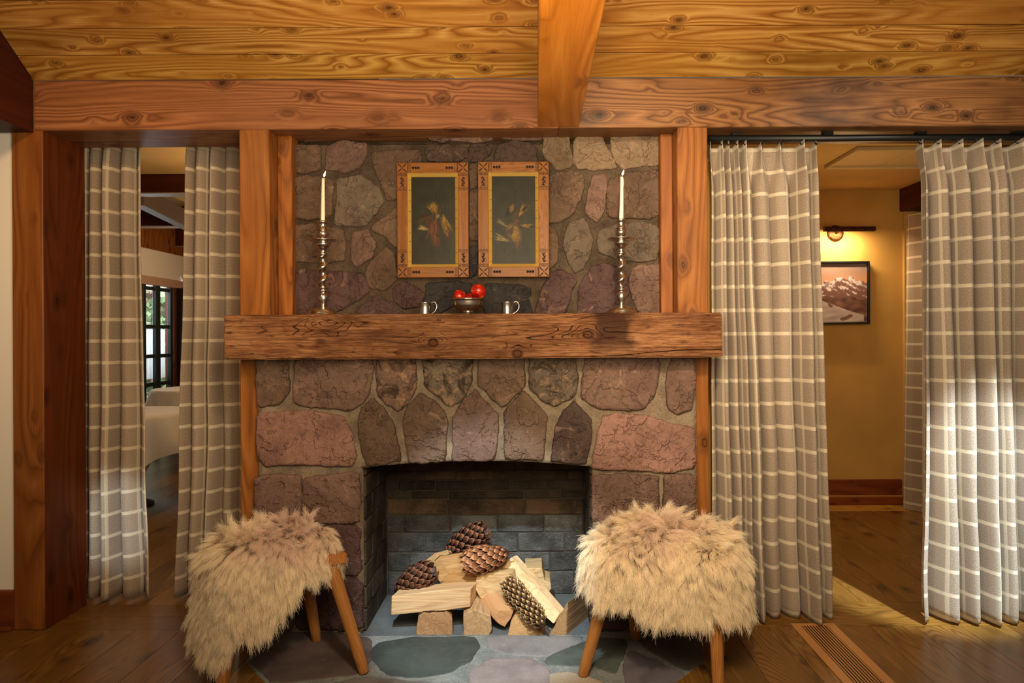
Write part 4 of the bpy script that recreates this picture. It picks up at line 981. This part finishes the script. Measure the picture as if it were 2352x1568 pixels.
def table(cx, cy, r, zt, half, rot, label, seed, drop):
    """round table under a square cloth: table top and base plus a draped sheet"""
    t = thing('dining_table', (cx, cy, 0), label[0], 'table', 'tables in the dining room')
    bm = bmesh.new(); lathe(bm, [(0, zt-.035), (r-.01, zt-.035), (r, zt-.025), (r, zt-.006), (0, zt-.006)], (cx, cy, 0), 48); fromb('table_top', bm, SKIRT, t)
    bm = bmesh.new(); lathe(bm, [(0, 0), (.14, 0), (.14, .02), (.06, .05), (.045, .2), (.045, zt-.036), (0, zt-.036)], (cx, cy, 0), 24); fromb('pedestal', bm, BLACK, t)
    n = 70; vs = []
    for j in range(n+1):
        for i in range(n+1):
            a, b = (i/n*2-1)*half, (j/n*2-1)*half; rad = math.hypot(a, b); ph = math.atan2(b, a)
            if rad <= r: p = Vector((a, b, zt))
            else:
                o = rad-r; f = 1+.10*min(1, o/.25)*math.cos(ph*4)+.035*min(1, o/.2)*math.sin(ph*11+seed)
                rr_ = r+.012+.05*(1-math.exp(-o*4)); p = Vector((math.cos(ph)*rr_*f, math.sin(ph)*rr_*f, zt-o*drop*.985))
            c, s = math.cos(rot), math.sin(rot); vs.append(Vector((cx+p.x*c-p.y*s, cy+p.x*s+p.y*c, max(.01, p.z))))
    fs = [(j*(n+1)+i, j*(n+1)+i+1, (j+1)*(n+1)+i+1, (j+1)*(n+1)+i) for j in range(n) for i in range(n)]
    o = mk('tablecloth', vs, fs, CLOTH, None, True); tag(o, label[1], 'tablecloth', 'white cloths on the dining tables')
tp = P(345, 945, 2.35)
table(tp.x-.14, tp.y+.02, .44, tp.z, .74, 1.15, ('round table near the doorway curtains, under a cloth', 'white cloth with hanging corners on the table nearest the doorway'), 1., 1.0)
tq = P(424, 891, 4.3); table(tq.x+.10, tq.y, .40, tq.z, .62, .3, ('second table beyond, by the french window', 'white cloth on the farther table by the french window'), 2., .95)
gx, gy, gz = P(339, 925, 2.3)
def glassware(x, y, z, label):
    t = thing('salt_cellar', (x, y, z), label, 'tableware'); bm = bmesh.new()
    lathe(bm, [(0, 0), (.018, 0), (.02, .004), (.02, .02), (.015, .028), (0, .03)], (x, y, z), 20); fromb('body', bm, PEWTER, t, True)
    bm = bmesh.new(); lathe(bm, [(.008, .029), (.032, .036), (.034, .04), (.006, .038), (0, .04)], (x, y, z), 20); fromb('lid', bm, PEWTER, t, True)
glassware(gx-.01, tp.y-.12, tp.z+.001, 'small shiny lidded dish on the white cloth nearest the doorway')

# ================================================================ stools and sheepskins
def ray_poly(poly, c, ang):
    d = (math.cos(ang), math.sin(ang)); best = .1
    for (x1, y1), (x2, y2) in zip(poly, poly[1:]+poly[:1]):
        ex, ey = x2-x1, y2-y1; den = d[0]*ey-d[1]*ex
        if abs(den) < 1e-9: continue
        t = ((x1-c[0])*ey-(y1-c[1])*ex)/den; s = ((x1-c[0])*d[1]-(y1-c[1])*d[0])/den
        if t > 0 and -1e-6 <= s <= 1+1e-6: best = t
    return best
def stool(corners, feet, zs, label):
    cx = sum(c[0] for c in corners)/4; cy = sum(c[1] for c in corners)/4
    t = thing('stool', (cx, cy, 0), label, 'stool', 'wooden stools by the hearth')
    bm = bmesh.new(); up = [bm.verts.new((x, y, zs)) for x, y in corners]; dn = [bm.verts.new((x, y, zs-.042)) for x, y in corners]
    bm.faces.new(up); bm.faces.new(dn[::-1])
    for i in range(4): j = (i+1) % 4; bm.faces.new((up[i], dn[i], dn[j], up[j]))
    bmesh.ops.bevel(bm, geom=[e for e in bm.edges if abs(e.verts[0].co.z-e.verts[1].co.z) > .01], offset=.03, segments=4, affect='EDGES', profile=.5)
    bmesh.ops.bevel(bm, geom=[e for e in bm.edges if abs(e.verts[0].co.z-e.verts[1].co.z) < .001 and len(e.link_faces) == 2 and e.calc_face_angle() > 1], offset=.005, segments=2, affect='EDGES')
    o = fromb('seat', bm, LEGW, t); o.color = (.95, .9, .85, 1)
    for (x, y), (fx, fy) in zip(corners, feet):
        a = Vector((cx+(x-cx)*.74, cy+(y-cy)*.74, zs-.035)); b = Vector((fx, fy, 0)); L = (a-b).length; d = (a-b)/L
        bm = bmesh.new(); n = 18
        prof = [(0, 0), (.0185, 0), (.021, .004), (.023, .06), (.0265, L*.55), (.028, L*.9), (.026, L), (0, L)]
        lathe(bm, prof, (0, 0, 0), n)
        o = fromb('leg', bm, LEGW, None, True); o.parent = t
        o.matrix_local = Matrix.Translation(b-Vector((cx, cy, 0))) @ Vector((0, 0, 1)).rotation_difference(d).to_matrix().to_4x4()
        # cut the foot level with the floor
        M3 = o.matrix_local.inverted()
        for v in o.data.vertices:
            if v.co.z < .03:
                w = o.matrix_local @ v.co
                if v.co.z < .01: w.z = .0005 if v.co.z < .003 else max(w.z, .004); v.co = M3 @ w
        try: o.data.set_sharp_from_angle(angle=.8)
        except Exception: pass
    return t
def interp(tab, ang):
    d = math.degrees(ang) % 360; ks = sorted(tab); ks2 = ks+[ks[0]+360]
    for a, b in zip(ks2, ks2[1:]):
        if a <= d < b or a <= d+360 < b:
            dd = d if d >= a else d+360; t = (dd-a)/(b-a); t = t*t*(3-2*t); return tab[a]*(1-t)+tab[b % 360]*t
def sheepskin(corners, zs, drops, ext, label, seed, count, tint_fn, hl=.075, slopex=(0, 0), dome=.055, comb=(.1, -1, 0), bare=0.):
    cx = sum(c[0] for c in corners)/4; cy = sum(c[1] for c in corners)/4
    rng = np.random.default_rng(seed); NA, NR = 120, 34; V = np.zeros((NR+1, NA, 3)); RC = .05
    for i in range(NA):
        a = 2*PI*i/NA
        re = sum(ray_poly(corners, (cx, cy), a+k*.09) for k in range(-3, 4))/7+.008+ext-bare*math.exp(-((math.degrees(a)+8-360*(a > PI))/26)**2)
        dr = interp(drops, a)*(1+.10*math.sin(a*7+seed)+.06*math.sin(a*13+seed*2))
        L = re-RC+RC*PI/2+dr
        for j in range(NR+1):
            s = L*(j/NR); q = min(1, s/re)
            if s < re-RC: r, z = s, 0.
            elif s < re-RC+RC*PI/2: th = (s-re+RC)/RC; r, z = re-RC+RC*math.sin(th), -RC*(1-math.cos(th))
            else: e = s-(re-RC+RC*PI/2); r, z = re+.13*e, -RC-.99*e
            z += dome*(1-min(1, r/re)**2.2)
            x, y = cx+r*math.cos(a), cy+r*math.sin(a)
            z += slopex[0]*(x-cx)+slopex[1]*(y-cy)
            nn = noise.noise(Vector((x*7, y*7, seed)))*.012+noise.noise(Vector((x*16, y*16, z*12)))*.006
            V[j, i] = (x, y, zs+.012+z+nn+.012)
    vs = [tuple(V[0, 0])]+[tuple(V[j, i]) for j in range(1, NR+1) for i in range(NA)]
    ix = lambda j, i: 0 if j == 0 else 1+(j-1)*NA+i % NA
    fs = [(0, ix(1, i), ix(1, i+1)) for i in range(NA)]+[(ix(j, i), ix(j+1, i), ix(j+1, i+1), ix(j, i+1)) for j in range(1, NR) for i in range(NA)]
    t = thing('sheepskin', (cx, cy, zs), label, 'sheepskin', 'sheepskins thrown over the stools')
    hide = mk('hide', vs, fs, HIDE, t, True)
    # strands: sampled on the hide, combed outwards and down, clumped into locks
    A = np.array(vs); T = []
    for f in fs: T.append(f[:3]); 
    for f in fs:
        if len(f) == 4: T.append((f[0], f[2], f[3]))
    T = np.array(T); p0, p1, p2 = A[T[:, 0]], A[T[:, 1]], A[T[:, 2]]
    nr = np.cross(p1-p0, p2-p0); ar = np.linalg.norm(nr, axis=1); nrm = nr/np.maximum(ar, 1e-9)[:, None]
    c = np.array((cx, cy, zs)); outw = (p0+p1+p2)/3-c
    sgn = np.sign((nrm*(outw+np.array((0, 0, .2)))).sum(1)); nrm *= sgn[:, None]
    def sample(n):
        k = rng.choice(len(T), n, p=ar/ar.sum()); a, b = rng.random(n), rng.random(n); m = a+b > 1; a[m], b[m] = 1-a[m], 1-b[m]
        return p0[k]+(p1-p0)[k]*a[:, None]+(p2-p0)[k]*b[:, None], nrm[k]
    NP = 9; tt = np.linspace(0, 1, NP)
    def nz(P_, sc, sd):
        return np.array([[noise.noise(Vector(q)*sc+Vector((sd+17.3*k, sd*2+5.1*k, sd*3))) for k in range(3)] for q in P_])
    def guides(P_, N_):
        n = len(P_); o = P_-c; o[:, 2] *= .2; o /= np.maximum(np.linalg.norm(o, axis=1), 1e-6)[:, None]
        rad = np.linalg.norm((P_-c)[:, :2], axis=1)/.30
        side = np.clip(1-N_[:, 2], 0, 1)[:, None]
        whirl = nz(P_, 13., seed)*1.0
        o = o*.55*np.clip(rad*1.2, 0, 1)[:, None]+np.array(comb)[None]*(1-side)*.95
        flow = o*(.25+.5*np.clip(rad, 0, 1.2))[:, None]+whirl*(1-.6*side)
        flow -= N_*(flow*N_).sum(1)[:, None]
        ln = hl*rng.uniform(.75, 1.25, n); D = N_*(.42+.06*side)+flow*(.75+.0*side)+np.array((0, 0, -1.))*side*.75
        D /= np.linalg.norm(D, axis=1)[:, None]
        pts_ = np.zeros((n, NP, 3)); pts_[:, 0] = P_; cur = D.copy(); ph = rng.uniform(0, 6.28, n); ax = np.cross(D, rng.normal(size=(n, 3))); ax /= np.linalg.norm(ax, axis=1)[:, None]
        for i in range(1, NP):
            cur = cur+flow*.13+np.array((0, 0, -1.))*(.16+.10*side); cur += ax*(np.sin(ph+i*1.35)*.58)[:, None]
            cur /= np.linalg.norm(cur, axis=1)[:, None]; pts_[:, i] = pts_[:, i-1]+cur*(ln/(NP-1))[:, None]
        return pts_
    ng = max(200, count//52)
    GP, GN = sample(ng); Gd = guides(GP, GN)
    SP, SN = sample(count); near = np.zeros(count, dtype=int)
    for a in range(0, count, 4000):
        d = ((SP[a:a+4000, None, :]-GP[None])**2).sum(2); near[a:a+4000] = d.argmin(1)
    shape = Gd[near]-Gd[near][:, :1]; off = SP-GP[near]
    sc = rng.uniform(.72, 1.2, count)[:, None, None]; cl = rng.uniform(.12, .74, count)[:, None, None]*(tt**1.2)[None, :, None]
    pos = SP[:, None, :]+shape*sc-off[:, None, :]*cl
    wob = rng.normal(size=(count, 1, 3))*.006*tt[None, :, None]**1.5+.0035*np.sin(tt[None, :, None]*8+rng.uniform(0, 6.3, (count, 1, 3)))*tt[None, :, None]
    pos = pos+wob-SN[:, None, :]*.004*(1-tt)[None, :, None]
    pos -= np.array(t.location)[None, None]
    hc = bpy.data.hair_curves.new('fur'); hc.add_curves([NP]*count)
    hc.attributes['position'].data.foreach_set('vector', pos.astype(np.float32).ravel())
    ra = hc.attributes.get('radius') or hc.attributes.new('radius', 'FLOAT', 'POINT')
    ra.data.foreach_set('value', np.tile(.00062*(1-.7*tt**1.5), count).astype(np.float32))
    ti = hc.attributes.new('tint', 'FLOAT', 'CURVE'); ti.data.foreach_set('value', np.array([tint_fn(*q) for q in SP], dtype=np.float32))
    hc.materials.append(FUR); o = bpy.data.objects.new('fur', hc); COL.objects.link(o); o.parent = t; o['kind'] = 'stuff'
    return t
ZS = .475
Lc = [(-.765, -.385), (-1.0, -.165), (-1.42, -.32), (-1.19, -.56)]
Lf = [(-.70, -.42), (-.99, -.12), (-1.41, -.28), (-1.20, -.61)]
stool(Lc, Lf, ZS, 'oak stool with splayed round legs left of the firebox, one seat corner bare')
Rc = [(.34, -.17), (.83, -.25), (.75, -.58), (.23, -.47)]
Rf = [(.45, -.12), (.785, -.285), (.69, -.62), (.187, -.453)]
stool(Rc, Rf, ZS, 'oak stool with splayed round legs in front of the pale curtain, right of the firebox')
def tl(x, y, z): return max(0, min(1, (z-.505)*14+.9*noise.noise(Vector((x*5, y*5, z*5)))))  # tan towards the top: part wool colour, part light put into the tint
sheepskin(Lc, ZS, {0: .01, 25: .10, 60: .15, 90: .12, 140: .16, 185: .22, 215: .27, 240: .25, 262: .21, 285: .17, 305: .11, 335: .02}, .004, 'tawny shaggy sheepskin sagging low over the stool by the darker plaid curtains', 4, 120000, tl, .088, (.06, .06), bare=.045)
def tr_(x, y, z): return max(0, min(1, (z-.52)*12+.9*noise.noise(Vector((x*5, y*5+4, z*5)))-.1))  # same tan top, wool tone mixed with painted light
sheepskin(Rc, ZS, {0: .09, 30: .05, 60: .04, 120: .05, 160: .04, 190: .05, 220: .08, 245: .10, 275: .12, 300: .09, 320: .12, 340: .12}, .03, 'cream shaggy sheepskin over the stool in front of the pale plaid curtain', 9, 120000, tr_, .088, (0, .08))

# ================================================================ firewood and cones
def log(face, Y, ext, axis, label, tint, bark=None, seed=0, dy=None, back=1.):
    """face: pixel outline of the side that shows, at depth Y (dy: depth change per pixel of height); ext: vector to the far side"""
    pp = [P(a, b, Y+(dy(a, b) if dy else 0)) for a, b in face]; ext = Vector(ext); axis = Vector(axis).normalized()
    c = sum(pp, Vector())/len(pp)
    q = Vector((1, 0, 0)).rotation_difference(axis); qi = q.inverted()
    far = [c+(p-c)*back+ext for p in pp]
    bm = bmesh.new(); a = [bm.verts.new(qi @ (p-c)) for p in pp]; b = [bm.verts.new(qi @ (p-c)) for p in far]
    n = len(pp); bm.faces.new(a); bm.faces.new(b[::-1]); sides = []
    for i in range(n): sides.append(bm.faces.new((a[i], b[i], b[(i+1) % n], a[(i+1) % n])))
    bmesh.ops.recalc_face_normals(bm, faces=bm.faces)
    bk = None
    if bark is not None:
        bk = bmesh.new(); off = {}
        for i in bark:
            f = sides[i]; k = []
            for v in f.verts:
                if v not in off: off[v] = bk.verts.new(v.co+f.normal*.004)
                k.append(off[v])
            bk.faces.new(k)
        bmesh.ops.subdivide_edges(bk, edges=bk.edges, cuts=8, use_grid_fill=True)
        for v in bk.verts: v.co += Vector((noise.noise(v.co*40), noise.noise(v.co*40+Vector((5, 0, 0))), noise.noise(v.co*40+Vector((0, 5, 0)))))*.006
    bmesh.ops.bevel(bm, geom=bm.edges[:], offset=.003, segments=1, affect='EDGES')
    bmesh.ops.triangulate(bm, faces=[f for f in bm.faces if len(f.verts) > 4])
    bmesh.ops.subdivide_edges(bm, edges=[e for e in bm.edges if e.calc_length() > .02], cuts=4, use_grid_fill=True)
    for v in bm.verts:
        p = v.co; v.co = p+Vector((0, noise.noise(Vector((p.x*5, p.y*40, p.z*40+seed))), noise.noise(Vector((p.x*5, p.y*40+9, p.z*40+seed)))))*.0035
    t = thing('firewood_log', c, label, 'log', 'split logs stacked in the firebox')
    t.rotation_mode = 'QUATERNION'; t.rotation_quaternion = q
    for nm, m_, mat in (('wood', bm, LOGW), ('bark', bk, BARK)):
        if m_ is None: continue
        o = fromb(nm, m_, mat, None, nm == 'bark'); o.parent = t; o.color = tint+(1,)
    return t
def bark_mat():
    m = M('bark', .95, spec=.1); co = m.obj(); a = m.noise(co, 30., 4., .7); b = m.noise(co, 120., 3.)
    return m.out(m.mix(m.mapr(a, .35, .65), lin((44, 28, 18)), lin((112, 82, 58))), m.math('ADD', a, b), 1., .01)
BARK = bark_mat()
C5 = lambda s: pts(s, (800, 1050), 600/2091)
log(C5('545,1385 560,1270 600,1245 780,1240 830,1290 835,1440 545,1440'), -.035, (-.03, .28, .0), (-.1, 1, 0), 'short square ended log pointing forward at the bottom left of the stack', (.46, .32, .22), [1, 2], 1, back=.95)
log(C5('920,1260 1010,1215 1140,1270 1150,1380 1110,1470 925,1450'), -.04, (-.02, .26, .02), (-.1, 1, .08), 'rough ended log pointing forward at the bottom middle of the stack', (.52, .41, .30), None, 2)
log(C5('1160,1290 1200,1225 1330,1215 1310,1280 1250,1365 1190,1320'), -.02, (-.11, .16, .075), (-.5, .8, .35), 'wedge of wood with a reddish sawn end below the cone, middle of the stack', (.66, .46, .32), None, 3)
log(C5('1275,1440 1300,1320 1350,1235 1420,1290 1560,1425 1565,1445'), -.045, (.02, .25, -.005), (.1, 1, 0), 'pale half log under the stem of the long slender cone', (.74, .58, .40), None, 4)
log(C5('1600,1440 1680,1290 1755,1155 1745,1440'), -.05, (.115, .20, -.005), (.5, .85, 0), 'triangular split log at the bottom right of the firebox', (.46, .35, .25), None, 5)
log(C5('345,1110 700,1070 980,1055 975,1200 700,1235 340,1265'), -.02, (.02, .10, .0), (1, 0, .05), 'pale split log lying flat across the left of the stack below a cone', (.80, .66, .52), None, 6)
log(C5('1010,1050 1030,930 1100,920 1300,930 1330,1000 1330,1100 1270,1130 1060,1135'), .07, (.03, .12, .0), (1, .1, 0), 'pale block laid across the middle of the stack under the long slender cone', (.74, .62, .46), None, 7)
log(C5('690,830 730,790 800,920 745,990 760,1030 715,980'), .10, (.29, .10, .01), (1, .3, 0), 'rounded log with bark carrying the plump brown cone at the top of the stack', (.58, .43, .27), [0, 4, 3], 8, back=1.15)
log(C5('800,920 1030,900 1045,1000 990,1010 750,1020 745,985'), .10, (.05, .10, .03), (1, .1, 0), 'half round log with bark edge just below the plump brown cone', (.55, .38, .21), [3, 4], 9)
log(C5('590,850 690,765 715,800 700,870 620,900'), .22, (.14, .10, .01), (.8, .4, .1), 'light plank end leaning behind the two dark cones on the left', (.6, .48, .34), None, 10)
log(C5('1185,930 1300,800 1345,850 1690,1250 1640,1335'), .02, (.03, .045, .0), (.66, -.1, -.74), 'long bright plank slanting down to the right beside the slender cone', (.95, .86, .72), None, 11, dy=lambda a, b: .16-(b-1280)*.0014)
log(C5('1410,890 1550,885 1575,990 1620,1010 1625,1050 1590,1115 1480,1100'), .16, (.0, .16, .0), (.9, .2, 0), 'pale split piece behind the slanting plank at the right of the stack', (.72, .66, .52), None, 12)

def scale_mesh(L, wd, curl, tip):
    vs, fs = [], []
    for i, (t, w, h) in enumerate(((0, .35, 0), (.35, .75, .02), (.7, 1., .10*curl), (.9, .75, .24*curl), (1., .12, .34*curl+tip))):
        for s in (-1, 0, 1): vs.append((L*t, s*wd*w/2, L*h+(.07*L*t if s == 0 else 0)))
    k = len(vs)
    vs += [(x, y*.9, z-L*.10*(1-.5*i/k)) for i, (x, y, z) in enumerate(list(vs))]
    for i in range(4):
        for s in (0, 1):
            a = i*3+s; fs += [(a, a+1, a+4, a+3), (k+a, k+a+3, k+a+4, k+a+1)]
        a = i*3; fs += [(a, a+3, k+a+3, k+a), (a+2, k+a+2, k+a+5, a+5)]
    fs += [(12, 13, k+13, k+12), (13, 14, k+14, k+13)]
    me = bpy.data.meshes.new('scale'); me.from_pydata(vs, [], fs); me.update(); return me
def cone_mat(name, dark, light, rim):
    m = M(name, .6); co = m.obj(); a = m.noise(co, 60., 3., .6); x, y, z = m.sep(co)
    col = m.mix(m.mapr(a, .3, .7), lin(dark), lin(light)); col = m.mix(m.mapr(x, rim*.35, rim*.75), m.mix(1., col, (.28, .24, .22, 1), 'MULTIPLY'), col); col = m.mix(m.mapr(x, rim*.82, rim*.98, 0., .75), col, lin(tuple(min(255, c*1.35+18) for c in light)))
    return m.out(col, a, .4, .004)
def pinecone(tip, base, rad, nsc, L, wd, open_, label, mat, curl, tipup, shape, stem=None, dense=1.):
    """tip, base: ends of the cone's axis; shape(t): relative core radius"""
    tip, base = Vector(tip), Vector(base); ax = (base-tip); LN = ax.length; ax.normalize()
    t = thing('pine_cone', (tip+base)/2, label, 'pine cone', 'pine cones on the firewood'); q = Vector((0, 0, 1)).rotation_difference(ax)
    t.rotation_mode = 'QUATERNION'; t.rotation_quaternion = q
    bm = bmesh.new(); lathe(bm, [(0, -LN/2)]+[(rad*.55*shape(i/16), (i/16-.5)*LN) for i in range(17)]+[(0, LN/2)], (0, 0, 0), 16); o = fromb('core', bm, mat, None, True); o.parent = t
    me = scale_mesh(L, wd, curl, tipup); me.materials.append(mat)
    for i in range(nsc):
        f = (i+.5)/nsc; a = i*2.39996; z = (f-.5)*LN*.98; r = rad*.45*shape(f); sc = (.50+.5*shape(f))*R.uniform(.92, 1.06)
        el = math.radians(open_(f)+R.uniform(-6, 6))       # angle above the equator, towards the tip (-z)
        d = Vector((math.cos(a)*math.cos(el), math.sin(a)*math.cos(el), -math.sin(el)))
        side = Vector((-math.sin(a), math.cos(a), 0)); up = side.cross(d)*-1
        if up.z > 0: up = -up; 
        side = up.cross(d)
        Mx = Matrix((d, side, up)).transposed().to_4x4()
        o = bpy.data.objects.new('scale', me); COL.objects.link(o); o.parent = t
        o.matrix_local = Matrix.Translation((math.cos(a)*r, math.sin(a)*r, z)) @ Mx @ Matrix.Scale(sc, 4)
    if stem:
        bm = bmesh.new(); tube(bm, [(0, 0, LN/2-.01), (stem*.15, 0, LN/2+stem*.5), (stem*.1, 0, LN/2+stem)], [.005, .004, .0045], 8); o = fromb('stem', bm, mat, None); o.parent = t
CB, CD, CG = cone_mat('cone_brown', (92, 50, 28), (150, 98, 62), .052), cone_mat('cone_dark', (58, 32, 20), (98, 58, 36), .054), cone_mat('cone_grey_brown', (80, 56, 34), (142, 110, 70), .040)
fat = lambda t: (.62+.38*math.sin(PI*min(1, t*1.4))) if t < .36 else max(.16, math.cos((t-.36)/.64*1.42))**.8
slim = lambda t: max(.35, min(1., .55+t*2.))*min(1, .5+(1-t)*3)
opn = lambda t: 52-34*t
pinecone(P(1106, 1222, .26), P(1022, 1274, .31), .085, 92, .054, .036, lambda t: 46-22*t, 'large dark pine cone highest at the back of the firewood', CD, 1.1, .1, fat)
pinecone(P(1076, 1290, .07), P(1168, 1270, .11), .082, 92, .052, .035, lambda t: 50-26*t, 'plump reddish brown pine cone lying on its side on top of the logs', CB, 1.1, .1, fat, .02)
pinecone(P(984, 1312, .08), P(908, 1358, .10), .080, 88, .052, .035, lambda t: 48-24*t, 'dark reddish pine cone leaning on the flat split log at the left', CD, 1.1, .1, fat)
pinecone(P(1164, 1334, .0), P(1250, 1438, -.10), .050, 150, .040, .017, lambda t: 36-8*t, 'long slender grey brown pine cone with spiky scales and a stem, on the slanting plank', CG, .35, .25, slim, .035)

# ================================================================ floor vent
va, vb = G(1815, 1433), G(1915, 1433); vx0, vx1 = va.x, vb.x; vy1, vy0 = va.y, -1.05
vent = thing('floor_vent', ((vx0+vx1)/2, (vy0+vy1)/2, 0), 'brown metal floor vent with long slots sunk in the oak floor', 'vent')
VM = plain('vent_bronze', (186, 128, 70), .45); fw = .042
for a, b, c_, d_ in ((vx0, vx0+fw, vy0, vy1), (vx1-fw, vx1, vy0, vy1), (vx0+fw, vx1-fw, vy1-.022, vy1), (vx0+fw, vx1-fw, vy0, vy0+.03)): box('frame', a, b, c_, d_, .0005, .005, VM, vent, .0015)
box('duct_opening', vx0+fw, vx1-fw, vy0+.03, vy1-.022, .0004, .001, BLACK, vent)
ns = 9; pw = (vx1-vx0-2*fw)/ns
for i in range(ns): box('slat', vx0+fw+(i+.30)*pw, vx0+fw+(i+.78)*pw, vy0+.03, vy1-.022, .0012, .0046, VM, vent, .0008)
